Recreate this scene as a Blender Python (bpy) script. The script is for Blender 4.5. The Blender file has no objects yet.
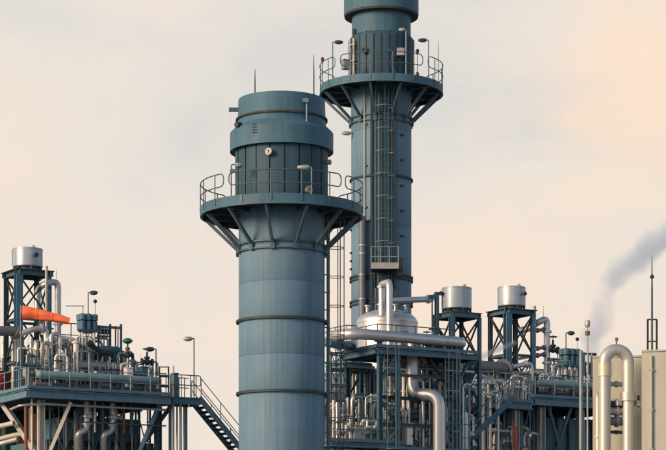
import bpy, math, random
from mathutils import Vector, Matrix

random.seed(7)
SC = bpy.context.scene
COL = SC.collection
R = math.radians

# ------------------------------------------------------------------ camera
FPX, CXP, HOR, EYE = 2200.0, 333.0, 610.0, 1.7     # focal length in photo pixels, centre column, horizon row, eye height
cam_d = bpy.data.cameras.new('camera')
cam = bpy.data.objects.new('camera', cam_d)
COL.objects.link(cam)
cam.location = (0, 0, EYE)
cam.rotation_euler = (R(90), 0, 0)
cam_d.sensor_width = 36
cam_d.lens = 36 * FPX / 666
cam_d.shift_y = (HOR - 225) / 666
cam_d.clip_start = 1
cam_d.clip_end = 12000
SC.camera = cam

# ------------------------------------------------------------------ world, sun, exposure
SUN_AZ, SUN_EL = R(235), R(17)
w = bpy.data.worlds.new('World')
SC.world = w
w.use_nodes = True
wn, wl = w.node_tree.nodes, w.node_tree.links
wn.clear()
def N(t, **k):
    n = wn.new(t)
    for a, b in k.items():
        setattr(n, a, b)
    return n
sky = N('ShaderNodeTexSky', sky_type='NISHITA', sun_disc=False, sun_elevation=SUN_EL, sun_rotation=SUN_AZ,
        air_density=1.6, dust_density=2.0, ozone_density=2.5)
tc = N('ShaderNodeTexCoord')
sep = N('ShaderNodeSeparateXYZ')
wl.new(tc.outputs['Generated'], sep.inputs[0])
# thin lit overcast: dense veil near the horizon, opening to blue overhead
veil = N('ShaderNodeMapRange', interpolation_type='SMOOTHSTEP')
wl.new(sep.outputs['Z'], veil.inputs['Value'])
for k, v in zip(('From Min', 'From Max', 'To Min', 'To Max'), (0.275, 0.38, 1.0, 0.02)):
    veil.inputs[k].default_value = v
mp = N('ShaderNodeMapping')
mp.inputs['Scale'].default_value = (1, 1, 1.9)
mp.inputs['Location'].default_value = (-0.2511, -2.8322, -1.6224)
wl.new(tc.outputs['Generated'], mp.inputs[0])
n1 = N('ShaderNodeTexNoise'); n1.inputs['Scale'].default_value = 5.5; n1.inputs['Detail'].default_value = 8; n1.inputs['Roughness'].default_value = 0.58; n1.inputs['Distortion'].default_value = 0.35
wl.new(mp.outputs[0], n1.inputs['Vector'])
r1 = N('ShaderNodeValToRGB')
e = r1.color_ramp.elements
e[0].position, e[0].color = 0.34, (0.73, 0.705, 0.67, 1)
e[1].position, e[1].color = 0.72, (0.945, 0.775, 0.64, 1)
m = e.new(0.50); m.color = (0.835, 0.772, 0.70, 1)
lowz = N('ShaderNodeMath', operation='MULTIPLY_ADD')      # the veil warms toward the horizon
wl.new(sep.outputs['Z'], lowz.inputs[0]); lowz.inputs[1].default_value = -0.35; lowz.inputs[2].default_value = 0.065
nsum = N('ShaderNodeMath', operation='ADD')
wl.new(n1.outputs['Fac'], nsum.inputs[0]); wl.new(lowz.outputs[0], nsum.inputs[1])
wl.new(nsum.outputs[0], r1.inputs[0])
# one sunlit peach cloud bank low in the sky, right of the stacks
cdir = N('ShaderNodeVectorMath', operation='DISTANCE')
wl.new(tc.outputs['Generated'], cdir.inputs[0])
cdir.inputs[1].default_value = Vector((0.146, 1.0, 0.236)).normalized()
cn = N('ShaderNodeTexNoise'); cn.inputs['Scale'].default_value = 26; cn.inputs['Detail'].default_value = 6; cn.inputs['Roughness'].default_value = 0.6
wl.new(mp.outputs[0], cn.inputs['Vector'])
cs = N('ShaderNodeMath', operation='MULTIPLY_ADD'); wl.new(cn.outputs['Fac'], cs.inputs[0]); cs.inputs[1].default_value = -0.085
wl.new(cdir.outputs['Value'], cs.inputs[2])
cf = N('ShaderNodeMapRange', interpolation_type='SMOOTHSTEP')
wl.new(cs.outputs[0], cf.inputs['Value'])
for k, v in zip(('From Min', 'From Max', 'To Min', 'To Max'), (-0.035, 0.035, 0.85, 0.0)):
    cf.inputs[k].default_value = v
cm = N('ShaderNodeMix', data_type='RGBA')
wl.new(cf.outputs[0], cm.inputs['Factor']); wl.new(r1.outputs[0], cm.inputs['A'])
cm.inputs['B'].default_value = (1.0, 0.775, 0.60, 1)
sc10 = N('ShaderNodeVectorMath', operation='SCALE')
sc10.inputs['Scale'].default_value = 6.65
wl.new(cm.outputs['Result'], sc10.inputs[0])
mix = N('ShaderNodeMix', data_type='RGBA')
wl.new(veil.outputs[0], mix.inputs['Factor'])
wl.new(sky.outputs[0], mix.inputs['A'])
wl.new(sc10.outputs[0], mix.inputs['B'])
bg = N('ShaderNodeBackground'); bg.inputs['Strength'].default_value = 0.15
wl.new(mix.outputs['Result'], bg.inputs['Color'])
wo = N('ShaderNodeOutputWorld')
wl.new(bg.outputs[0], wo.inputs['Surface'])

sun_d = bpy.data.lights.new('sun', 'SUN')
sun_d.energy = 5.0
sun_d.angle = R(22)
sun_d.color = (1.0, 0.655, 0.40)
sun = bpy.data.objects.new('sun', sun_d)
COL.objects.link(sun)
sdir = Vector((math.sin(SUN_AZ) * math.cos(SUN_EL), math.cos(SUN_AZ) * math.cos(SUN_EL), math.sin(SUN_EL)))
sun.rotation_euler = (-sdir).to_track_quat('-Z', 'Y').to_euler()
sun.location = sdir * 200

SC.cycles.volume_bounces = 3
SC.view_settings.view_transform = 'Standard'
SC.view_settings.look = 'None'
SC.view_settings.exposure = 0.0
SC.view_settings.gamma = 1.0
SC.view_settings.use_curve_mapping = False

# ------------------------------------------------------------------ materials
MATS = {}
def mat(name, col, rough=0.5, metal=0.0, var=0.18, streak=0.0, scale=1.5, bump=0.0, rust=0.0, spec=0.5, plates=0.0):
    m = bpy.data.materials.new(name)
    m.use_nodes = True
    nt = m.node_tree
    b = nt.nodes['Principled BSDF']
    b.inputs['Metallic'].default_value = metal
    b.inputs['Specular IOR Level'].default_value = spec
    L = nt.links
    geo = nt.nodes.new('ShaderNodeNewGeometry')
    no = nt.nodes.new('ShaderNodeTexNoise')
    no.inputs['Scale'].default_value = scale
    no.inputs['Detail'].default_value = 6
    no.inputs['Roughness'].default_value = 0.62
    L.new(geo.outputs['Position'], no.inputs['Vector'])
    fac = no.outputs['Fac']
    if streak:
        mp = nt.nodes.new('ShaderNodeMapping')
        mp.inputs['Scale'].default_value = (3.2, 3.2, 0.13)
        L.new(geo.outputs['Position'], mp.inputs[0])
        n2 = nt.nodes.new('ShaderNodeTexNoise')
        n2.inputs['Scale'].default_value = 1.6
        n2.inputs['Detail'].default_value = 5
        L.new(mp.outputs[0], n2.inputs['Vector'])
        mx = nt.nodes.new('ShaderNodeMix')
        mx.inputs['Factor'].default_value = streak
        L.new(no.outputs['Fac'], mx.inputs['A'])
        L.new(n2.outputs['Fac'], mx.inputs['B'])
        fac = mx.outputs['Result']
    rp = nt.nodes.new('ShaderNodeValToRGB')
    el = rp.color_ramp.elements
    el[0].position, el[1].position = 0.28, 0.72
    el[0].color = tuple(c * (1 - var) for c in col) + (1,)
    el[1].color = tuple(min(1, c * (1 + var)) for c in col) + (1,)
    L.new(fac, rp.inputs[0])
    out = rp.outputs[0]
    if plates:
        # rolled plates of slightly different paint age, row by row round the shaft
        sx = nt.nodes.new('ShaderNodeSeparateXYZ'); L.new(geo.outputs['Position'], sx.inputs[0])
        dv = nt.nodes.new('ShaderNodeMath'); dv.operation = 'DIVIDE'; dv.inputs[1].default_value = 1.61; L.new(sx.outputs['Z'], dv.inputs[0])
        fl = nt.nodes.new('ShaderNodeMath'); fl.operation = 'FLOOR'; L.new(dv.outputs[0], fl.inputs[0])
        wn_ = nt.nodes.new('ShaderNodeTexWhiteNoise'); wn_.noise_dimensions = '1D'; L.new(fl.outputs[0], wn_.inputs['W'])
        sc_ = nt.nodes.new('ShaderNodeMapRange'); sc_.inputs['To Min'].default_value = 1 - plates; sc_.inputs['To Max'].default_value = 1 + plates; L.new(wn_.outputs['Value'], sc_.inputs['Value'])
        vs = nt.nodes.new('ShaderNodeVectorMath'); vs.operation = 'SCALE'; L.new(out, vs.inputs[0]); L.new(sc_.outputs[0], vs.inputs['Scale'])
        out = vs.outputs[0]
        # thin dirt and rust runs
        mp2 = nt.nodes.new('ShaderNodeMapping'); mp2.inputs['Scale'].default_value = (7, 7, 0.16); L.new(geo.outputs['Position'], mp2.inputs[0])
        n4 = nt.nodes.new('ShaderNodeTexNoise'); n4.inputs['Scale'].default_value = 1.5; n4.inputs['Detail'].default_value = 7; L.new(mp2.outputs[0], n4.inputs['Vector'])
        r4 = nt.nodes.new('ShaderNodeMapRange'); r4.inputs['From Min'].default_value = 0.58; r4.inputs['From Max'].default_value = 0.78; r4.inputs['To Max'].default_value = 0.5; L.new(n4.outputs['Fac'], r4.inputs['Value'])
        m4 = nt.nodes.new('ShaderNodeMix'); m4.data_type = 'RGBA'; L.new(r4.outputs[0], m4.inputs['Factor']); L.new(out, m4.inputs['A']); m4.inputs['B'].default_value = (0.09, 0.10, 0.11, 1)
        out = m4.outputs['Result']
    if rust:
        n3 = nt.nodes.new('ShaderNodeTexNoise')
        n3.inputs['Scale'].default_value = 2.3
        n3.inputs['Detail'].default_value = 9
        n3.inputs['Roughness'].default_value = 0.7
        L.new(geo.outputs['Position'], n3.inputs['Vector'])
        rr = nt.nodes.new('ShaderNodeMapRange')
        rr.inputs['From Min'].default_value = 0.66 - 0.1 * rust
        rr.inputs['From Max'].default_value = 0.78 - 0.1 * rust
        L.new(n3.outputs['Fac'], rr.inputs['Value'])
        mx = nt.nodes.new('ShaderNodeMix'); mx.data_type = 'RGBA'
        L.new(rr.outputs[0], mx.inputs['Factor'])
        L.new(out, mx.inputs['A'])
        mx.inputs['B'].default_value = (0.13, 0.062, 0.03, 1)
        out = mx.outputs['Result']
    L.new(out, b.inputs['Base Color'])
    mr = nt.nodes.new('ShaderNodeMapRange')
    mr.inputs['To Min'].default_value = max(0.05, rough - 0.1)
    mr.inputs['To Max'].default_value = min(1, rough + 0.12)
    L.new(no.outputs['Fac'], mr.inputs['Value'])
    L.new(mr.outputs[0], b.inputs['Roughness'])
    if bump:
        bp = nt.nodes.new('ShaderNodeBump')
        bp.inputs['Strength'].default_value = bump
        bp.inputs['Distance'].default_value = 0.03
        L.new(no.outputs['Fac'], bp.inputs['Height'])
        L.new(bp.outputs[0], b.inputs['Normal'])
    MATS[name] = m
    return m
mat('stack_upper', (0.052, 0.130, 0.20), 0.58, 0, 0.22, 0.7, 0.8, 0.06, 0.05, spec=0.2, plates=0.05)
mat('deck_blue', (0.075, 0.165, 0.245), 0.5, 0, 0.25, 0.4, 1.6, 0.06, 0.15, spec=0.35)
mat('pale_blue', (0.17, 0.28, 0.34), 0.48, 0.1, 0.2, 0.5, 1.6, 0.06)
mat('stack_paint', (0.098, 0.192, 0.285), 0.58, 0, 0.20, 0.72, 0.7, 0.06, 0.02, spec=0.2, plates=0.04)
mat('clad_dark', (0.032, 0.076, 0.118), 0.6, 0, 0.3, 0.7, 0.9, 0.1, spec=0.2)
mat('steel_blue', (0.050, 0.137, 0.205), 0.5, 0, 0.32, 0.4, 1.6, 0.06, 0.25, spec=0.35)
mat('steel_teal', (0.045, 0.095, 0.14), 0.55, 0, 0.3, 0.4, 1.6, 0.06, 0.3, spec=0.35)
mat('steel_dark', (0.022, 0.045, 0.06), 0.6, 0, 0.3, 0.3, 2, 0.06, 0.3, spec=0.3)
mat('silver', (0.50, 0.55, 0.60), 0.44, 0.7, 0.14, 0.4, 1.8, 0.10)
mat('drum_alu', (0.30, 0.38, 0.47), 0.42, 0.3, 0.16, 0.5, 1.8, 0.05)
mat('silver_dull', (0.40, 0.42, 0.44), 0.5, 0.6, 0.2, 0.4, 1.8, 0.10)
mat('galv', (0.30, 0.33, 0.35), 0.5, 0.5, 0.25, 0.3, 3, 0.04)
mat('pale_paint', (0.42, 0.42, 0.40), 0.5, 0, 0.15, 0.5, 2, 0.04, 0.2)
mat('grey_pipe', (0.13, 0.14, 0.16), 0.5, 0.1, 0.25, 0.3, 2, 0.06)
mat('mauve_pipe', (0.09, 0.115, 0.16), 0.5, 0.1, 0.15, 0.5, 2, 0.05)
mat('rail_paint', (0.05, 0.10, 0.13), 0.5, 0.1, 0.2, 0, 3, 0)
mat('rail_pale', (0.16, 0.24, 0.28), 0.5, 0.1, 0.2, 0, 3, 0)
mat('black', (0.015, 0.016, 0.018), 0.5, 0, 0.3)
mat('soot_and_shade', (0.03, 0.035, 0.04), 0.8, 0, 0.3)
mat('orange_cloth', (1.0, 0.22, 0.10), 0.85, 0, 0.08, 0, 3, 0.2, spec=0.1)
mat('dark_red', (0.16, 0.03, 0.03), 0.5, 0, 0.2)
mat('red_paint', (0.36, 0.04, 0.04), 0.5, 0, 0.2)
mat('rust_brown', (0.16, 0.07, 0.035), 0.75, 0, 0.4, 0.5, 3, 0.1)
mat('green_paint', (0.01, 0.14, 0.11), 0.45, 0, 0.2)
mat('white_paint', (0.72, 0.73, 0.74), 0.45, 0, 0.08, 0.4, 3, 0.03)
mat('beige', (0.36, 0.39, 0.355), 0.6, 0, 0.14, 0.7, 0.9, 0.04)
mat('clad_grey', (0.42, 0.45, 0.46), 0.46, 0.45, 0.14, 0.6, 2, 0.12)
mat('cream_pipe', (0.48, 0.47, 0.41), 0.45, 0.3, 0.1, 0.5, 2, 0.05)
mat('lens', (0.55, 0.55, 0.5), 0.2, 0, 0.05)
mat('concrete', (0.22, 0.225, 0.23), 0.9, 0, 0.25, 0, 0.25, 0.3)

# ------------------------------------------------------------------ geometry helpers
class MB:
    def __init__(s):
        s.v, s.f = [], []
    def quad_box(s, pts):
        i = len(s.v)
        s.v += [Vector(p) for p in pts]
        for a in ((0, 3, 2, 1), (4, 5, 6, 7), (0, 1, 5, 4), (1, 2, 6, 5), (2, 3, 7, 6), (3, 0, 4, 7)):
            s.f.append([i + k for k in a])
        return s
    def box(s, c, sx, sy, sz, ax=None, ay=None, az=None):
        c = Vector(c)
        ax = Vector(ax or (1, 0, 0)) * sx / 2
        ay = Vector(ay or (0, 1, 0)) * sy / 2
        az = Vector(az or (0, 0, 1)) * sz / 2
        return s.quad_box([c - ax - ay - az, c + ax - ay - az, c + ax + ay - az, c - ax + ay - az,
                           c - ax - ay + az, c + ax - ay + az, c + ax + ay + az, c - ax + ay + az])
    def bar(s, p, q, w, h=None, up=(0, 0, 1)):
        p, q = Vector(p), Vector(q)
        h = h or w
        d = (q - p)
        L = d.length
        d.normalize()
        up = Vector(up)
        if abs(d.dot(up)) > 0.95:
            up = Vector((-0.5, 0.866, 0))
        sd = d.cross(up).normalized()
        u2 = sd.cross(d).normalized()
        return s.box((p + q) / 2, L, w, h, d, sd, u2)
    def hbar(s, p, q, w, h=None, t=None, up=(0, 0, 1)):
        p, q = Vector(p), Vector(q)
        h = h or w
        t = t or w * 0.12
        d = (q - p).normalized()
        up = Vector(up)
        if abs(d.dot(up)) > 0.95:
            up = Vector((-0.5, 0.866, 0))
        sd = d.cross(up).normalized()
        u2 = sd.cross(d).normalized()
        c, L = (p + q) / 2, (q - p).length
        s.box(c + u2 * (h - t) / 2, L, w, t, d, sd, u2)
        s.box(c - u2 * (h - t) / 2, L, w, t, d, sd, u2)
        s.box(c, L * 0.999, t, h - 2 * t, d, sd, u2)
        return s
    def tube(s, pts, r, n=10, closed=False, cap=True):
        pts = [Vector(p) for p in pts]
        m = len(pts)
        rad = r if isinstance(r, (list, tuple)) else [r] * m
        i0 = len(s.v)
        nrm = None
        for k in range(m):
            if closed:
                t = (pts[(k + 1) % m] - pts[k - 1])
            else:
                t = pts[min(k + 1, m - 1)] - pts[max(k - 1, 0)]
            t.normalize()
            if nrm is None:
                a = Vector((0, 0, 1)) if abs(t.z) < 0.9 else Vector((1, 0, 0))
                nrm = t.cross(a).normalized()
            else:
                nrm = (nrm - t * nrm.dot(t))
                nrm.normalize()
            b = t.cross(nrm)
            for j in range(n):
                a = 2 * math.pi * j / n
                s.v.append(pts[k] + (nrm * math.cos(a) + b * math.sin(a)) * rad[k])
        seg = m if closed else m - 1
        for k in range(seg):
            for j in range(n):
                a, b2 = i0 + k * n, i0 + ((k + 1) % m) * n
                s.f.append([a + j, a + (j + 1) % n, b2 + (j + 1) % n, b2 + j])
        if cap and not closed:
            s.f.append([i0 + j for j in range(n)][::-1])
            s.f.append([i0 + (m - 1) * n + j for j in range(n)])
        return s
    def cyl(s, p, q, r, n=16):
        return s.tube([p, q], r, n)
    def lathe(s, c, prof, n=64, closed=False):
        c = Vector(c)
        i0 = len(s.v)
        for (r, z) in prof:
            for j in range(n):
                a = 2 * math.pi * j / n
                s.v.append(Vector((c.x + r * math.sin(a), c.y - r * math.cos(a), c.z + z)))
        m = len(prof)
        for k in range(m if closed else m - 1):
            for j in range(n):
                a, b = i0 + k * n, i0 + ((k + 1) % m) * n
                s.f.append([a + j, a + (j + 1) % n, b + (j + 1) % n, b + j])
        return s
    def ring(s, c, r0, r1, z0, z1, n=72):
        return s.lathe(c, [(r0, z0), (r1, z0), (r1, z1), (r0, z1)], n, True)
    def sphere(s, c, r, n=14, m=8, sq=(1, 1, 1)):
        c = Vector(c)
        i0 = len(s.v)
        for k in range(m + 1):
            t = math.pi * k / m
            for j in range(n):
                a = 2 * math.pi * j / n
                s.v.append(c + Vector((r * sq[0] * math.sin(t) * math.cos(a), r * sq[1] * math.sin(t) * math.sin(a), r * sq[2] * math.cos(t))))
        for k in range(m):
            for j in range(n):
                a, b = i0 + k * n, i0 + (k + 1) * n
                s.f.append([a + j, b + j, b + (j + 1) % n, a + (j + 1) % n])
        return s

def mesh_of(name, mb, m, off=Vector((0, 0, 0)), angle=35):
    me = bpy.data.meshes.new(name)
    me.from_pydata([v - off for v in mb.v], [], mb.f)
    me.validate()
    me.polygons.foreach_set('use_smooth', [True] * len(me.polygons))
    me.set_sharp_from_angle(angle=R(angle))
    me.materials.append(MATS[m])
    me.update()
    return me

class Thing:
    def __init__(s, name, label, cat, loc, group=None, kind=None):
        o = bpy.data.objects.new(name, None)
        o.empty_display_size = 0.2
        COL.objects.link(o)
        s.o, s.loc = o, Vector(loc)
        o.location = s.loc
        o['label'], o['category'] = label, cat
        if group: o['group'] = group
        if kind: o['kind'] = kind
    def part(s, name, mb, m, parent=None, label=None, angle=35):
        me = mesh_of(name, mb, m, s.loc, angle)
        o = bpy.data.objects.new(name, me)
        COL.objects.link(o)
        o.parent = parent or s.o
        if label: o['label'] = label
        return o
    def inst(s, name, me, loc, rz=0, parent=None, rot=None):
        o = bpy.data.objects.new(name, me)
        COL.objects.link(o)
        o.parent = parent or s.o
        o.location = Vector(loc) - s.loc
        o.rotation_euler = rot or (0, 0, rz)
        return o

def single(name, mb, m, label, cat, group=None, kind=None, angle=35):
    zmin = min(mb.v, key=lambda v: v.z)
    o = bpy.data.objects.new(name, mesh_of(name, mb, m, zmin, angle))
    COL.objects.link(o)
    o.location = zmin
    if label: o['label'] = label
    if cat: o['category'] = cat
    if group: o['group'] = group
    if kind: o['kind'] = kind
    return o

def fillet(pts, rad, k=6):
    pts = [Vector(p) for p in pts]
    out = [pts[0]]
    for i in range(1, len(pts) - 1):
        a, b, c = pts[i - 1], pts[i], pts[i + 1]
        d1, d2 = (a - b), (c - b)
        r = min(rad, d1.length * 0.49, d2.length * 0.49)
        p, q = b + d1.normalized() * r, b + d2.normalized() * r
        for j in range(k + 1):
            t = j / k
            out.append(p * (1 - t) ** 2 + b * 2 * t * (1 - t) + q * t * t)
    out.append(pts[-1])
    return out

U = Vector((math.cos(R(30)), math.sin(R(30)), 0))
V = Vector((-math.sin(R(30)), math.cos(R(30)), 0))
ZZ = Vector((0, 0, 1))

def W(px, py, D):
    return Vector(((px - CXP) / FPX * D, D, EYE + (HOR - py) / FPX * D))

class Frame:
    """vertical plane running along U through the point seen at (px0) at distance D0; off = metres behind it"""
    def __init__(s, D0, px0):
        s.c = Vector(((px0 - CXP) / FPX * D0, D0, 0)).dot(V)
    def D(s, px, off=0):
        return (s.c + off) / (V.x * (px - CXP) / FPX + V.y)
    def P(s, px, py, off=0):
        return W(px, py, s.D(px, off))
    def Z(s, px, z, off=0):
        d = s.D(px, off)
        return Vector(((px - CXP) / FPX * d, d, z))
    def m(s, px, off=0):
        return s.D(px, off) / FPX

# ------------------------------------------------------------------ reusable builders
def rails(T, pts, h=1.1, sp=1.1, mt='rail_paint', r=0.024, mid=True, toe=True, parent=None):
    """straight guard rail on top of the deck edge through pts"""
    pts = [Vector(p) for p in pts]
    up = ZZ * h
    T.part('top_rail', MB().tube([p + up for p in pts], r, 8), mt, parent)
    if mid:
        T.part('mid_rail', MB().tube([p + up * 0.52 for p in pts], r * 0.85, 8), mt, parent)
    if toe:
        for a, b in zip(pts, pts[1:]):
            T.part('toe_board', MB().bar(a + ZZ * 0.06, b + ZZ * 0.06, 0.012, 0.12), mt, parent)
    me = None
    for a, b in zip(pts, pts[1:]):
        n = max(1, round((b - a).length / sp))
        for k in range(n + 1):
            if k == 0 and a is not pts[0]:
                continue
            p = a.lerp(b, k / n)
            if me is None:
                me = mesh_of('post', MB().tube([Vector((0, 0, 0)), ZZ * h], r, 8), mt)
            T.inst('post', me, p, parent=parent)

def handrail(label, pts, **k):
    T = Thing('guard_rail', label, 'railing', pts[0])
    rails(T, pts, **k)
    return T

def pipe(label, pts, r, m='silver', bend=None, flanges=(), bands=0, group=None, name='pipe', cat='pipe', n=16, fm=None):
    T = Thing(name, label, cat, min((Vector(p) for p in pts), key=lambda v: v.z), group)
    path = fillet(pts, bend or r * 3.2, 7)
    body = T.part('pipe_body', MB().tube(path, r, n), m)
    L = [0]
    for a, b in zip(path, path[1:]):
        L.append(L[-1] + (b - a).length)
    def at(t):
        d = t * L[-1]
        for i in range(len(path) - 1):
            if L[i + 1] >= d:
                a, b = path[i], path[i + 1]
                f = (d - L[i]) / max(1e-6, L[i + 1] - L[i])
                return a.lerp(b, f), (b - a).normalized()
        return path[-1], (path[-1] - path[-2]).normalized()
    for t in flanges:
        p, d = at(t)
        w_ = max(0.03, r * 0.28)
        T.part('flange', MB().cyl(p - d * w_ * 1.05, p - d * w_ * 0.06, r * 1.5, 18).cyl(p + d * w_ * 0.06, p + d * w_ * 1.05, r * 1.5, 18), fm or m)
    if bands:
        k = int(L[-1] / bands)
        for i in range(1, k + 1):
            p, d = at((i - 0.5) / k)
            T.part('cladding_band', MB().cyl(p - d * 0.02, p + d * 0.02, r * 1.018, n), m)
    return T

def lamp(label, base, h, dx, m='rail_paint', head='galv', size=0.40, ang=0.0, group=None, drop=0.0):
    """lamp post: pole, arm and a flat cobra head that points along +-x"""
    base = Vector(base)
    T = Thing('platform_lamp', label, 'lamp', base, group)
    sg = 1 if dx > 0 else -1
    top = base + ZZ * h
    ax = Vector((sg * math.cos(ang), -math.sin(ang), 0))
    if h > 0.05:
        T.part('pole', MB().tube(fillet([base, top, top + ax * abs(dx) * 0.4], 0.09, 5), 0.032, 8), m)
        T.part('base_plate', MB().box(base + ZZ * 0.012, 0.16, 0.16, 0.022), m)
    else:
        T.part('arm', MB().tube([base, top + ax * abs(dx) * 0.5], 0.03, 8), m)
    p0 = top + ax * abs(dx) * 0.35 - ZZ * drop
    p1 = p0 + ax * size
    hb = MB()
    k = 9
    hb.tube([p0.lerp(p1, t / (k - 1)) - ZZ * 0.02 * math.sin(math.pi * t / (k - 1)) for t in range(k)],
            [0.035 + 0.085 * math.sin(math.pi * min(1, 0.12 + 0.85 * t / (k - 1))) ** 0.7 for t in range(k)], 12)
    hd = T.part('lamp_head', hb, head, angle=60)
    T.part('lens', MB().sphere(p0.lerp(p1, 0.6) - ZZ * 0.07, 0.085, 12, 6, (1.3, 0.9, 0.55)), 'lens', hd)
    return T

def drum(label, c, r, h, m='drum_alu', na=36, nh=0.56, seams=(0.5,)):
    """vertical silencer drum standing on a dark skirt ring: c = centre of the skirt's base"""
    c = Vector(c)
    T = Thing('silencer_drum', label, 'drum', c)
    T.part('skirt_ring', MB().ring(c, r * 0.62, r * 0.80, 0, 0.22, 32), 'steel_dark')
    for k in range(6):
        a = 2 * math.pi * k / 6 + 0.4
        p = c + Vector((math.sin(a), -math.cos(a), 0)) * r * 0.9
        T.part('bracket', MB().box(p + ZZ * 0.11, 0.12, 0.12, 0.22), 'steel_dark')
    z0 = 0.22
    sh = T.part('shell', MB().lathe(c, [(0.02, z0), (r * 0.96, z0), (r, z0 + 0.03), (r, z0 + h - 0.04), (r * 0.985, z0 + h), (r * 0.93, z0 + h), (r * 0.93, z0 + h * 0.4), (0.02, z0 + h * 0.4)], 48), m)
    for zz in (0.05, h - 0.07):
        T.part('rim_band', MB().ring(c, r * 0.99, r * 1.015, z0 + zz, z0 + zz + 0.045, 48), m)
    T.part('seam_strip', MB().box(c + Vector((-r * 1.0, -r * 0.22, z0 + h / 2)), 0.03, 0.06, h * 0.84), m)
    a = R(na)
    p = c + Vector((r * math.sin(a), -r * math.cos(a), z0 + h * nh))
    d = Vector((math.sin(a), -math.cos(a), 0))
    for q_ in seams:
        T.part('lap_seam', MB().ring(c, r * 0.995, r * 1.006, z0 + h * q_, z0 + h * q_ + 0.03, 48), m)
    for k in range(5):
        aa = R(-80 + 40 * k + na)
        T.part('vertical_lap', MB().box(c + Vector((math.sin(aa) * r * 1.002, -math.cos(aa) * r * 1.002, z0 + h / 2)), 0.04, 0.014, h * 0.86, (math.cos(aa), math.sin(aa), 0), (math.sin(aa), -math.cos(aa), 0)), m)
    nz = T.part('drain_nozzle', MB().cyl(p - d * 0.05, p + d * 0.16, 0.07, 12).cyl(p + d * 0.13, p + d * 0.2, 0.11, 12), 'steel_dark')
    T.part('lifting_lug', MB().box(c + Vector((r * 0.5, -r * 0.6, z0 + h + 0.05)), 0.14, 0.03, 0.14), m)
    return T

def table(label, c, a, ztop, zbot, beam=0.24, leg=0.2, near=0.34, over=0.25, group=None):
    """square table frame (4 legs, ring beams, cross braces) standing under a drum"""
    c = Vector(c)
    T = Thing('drum_support_frame', label, 'frame', Vector((c.x, c.y, zbot)), group)
    cs = {}
    for i, (su, sv) in enumerate(((-1, -1), (1, -1), (1, 1), (-1, 1))):
        p = Vector((c.x, c.y, 0)) + U * su * a / 2 + V * sv * a / 2
        cs[i] = p
        wd = near if i == 0 else leg
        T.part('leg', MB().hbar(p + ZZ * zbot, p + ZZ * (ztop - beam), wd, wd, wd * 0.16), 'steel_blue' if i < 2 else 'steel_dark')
    for i in range(4):
        p, q = cs[i], cs[(i + 1) % 4]
        d = (q - p).normalized() * over
        dz = 0.003 * (i % 2)
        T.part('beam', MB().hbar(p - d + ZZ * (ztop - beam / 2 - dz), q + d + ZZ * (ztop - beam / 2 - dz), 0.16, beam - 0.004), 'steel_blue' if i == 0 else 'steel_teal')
    T.part('top_plate', MB().box(Vector((c.x, c.y, ztop + 0.012)), a + 2 * over, a + 2 * over, 0.022, U, V), 'steel_teal')
    n = max(1, int((ztop - zbot) / 2.2))
    for i in range(4):
        p, q = cs[i], cs[(i + 1) % 4]
        for k in range(n):
            z1, z0 = ztop - beam - 2.1 * k, ztop - beam - 2.1 * (k + 1)
            if z0 < zbot: break
            T.part('brace', MB().bar(p + ZZ * z1, q + ZZ * z0, 0.07), 'steel_dark')
            T.part('brace', MB().bar(q + ZZ * z1 + V * 0.02, p + ZZ * z0 + V * 0.02, 0.07), 'steel_dark')
            T.part('tie_beam', MB().hbar(p + ZZ * (z0 - 0.08), q + ZZ * (z0 - 0.08), 0.11, 0.13), 'steel_teal')
    return T

def valve(label, c, s=1.0, m='steel_blue', wheel='steel_dark', axis=None, group=None):
    """gate valve: body, two flanges, yoke, stem and hand wheel"""
    c = Vector(c); ax = Vector(axis or U)
    T = Thing('gate_valve', label, 'valve', c - ZZ * 0.14 * s, group)
    T.part('valve_body', MB().sphere(c, 0.13 * s, 12, 8).cyl(c - ax * 0.22 * s, c + ax * 0.22 * s, 0.085 * s, 12), m)
    for sg in (-1, 1):
        T.part('flange', MB().cyl(c + ax * sg * 0.21 * s, c + ax * sg * 0.26 * s, 0.15 * s, 14), m)
    T.part('bonnet', MB().lathe(c, [(0.07 * s, 0.08 * s), (0.13 * s, 0.16 * s), (0.13 * s, 0.2 * s), (0.05 * s, 0.24 * s), (0.04 * s, 0.42 * s), (0.0, 0.42 * s)], 12), m)
    T.part('stem', MB().cyl(c + ZZ * 0.4 * s, c + ZZ * 0.62 * s, 0.018 * s, 8), 'galv')
    hw = [c + Vector((math.cos(a) * 0.17 * s, math.sin(a) * 0.17 * s, 0.54 * s)) for a in [2 * math.pi * k / 14 for k in range(14)]]
    wo = T.part('hand_wheel', MB().tube(hw, 0.018 * s, 6, True), wheel)
    for k in range(3):
        a = 2.1 * k
        d = Vector((math.cos(a), math.sin(a), 0)) * 0.17 * s
        T.part('spoke', MB().bar(c + ZZ * 0.54 * s, c + ZZ * 0.54 * s + d, 0.018 * s), wheel, wo)
    return T

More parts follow.
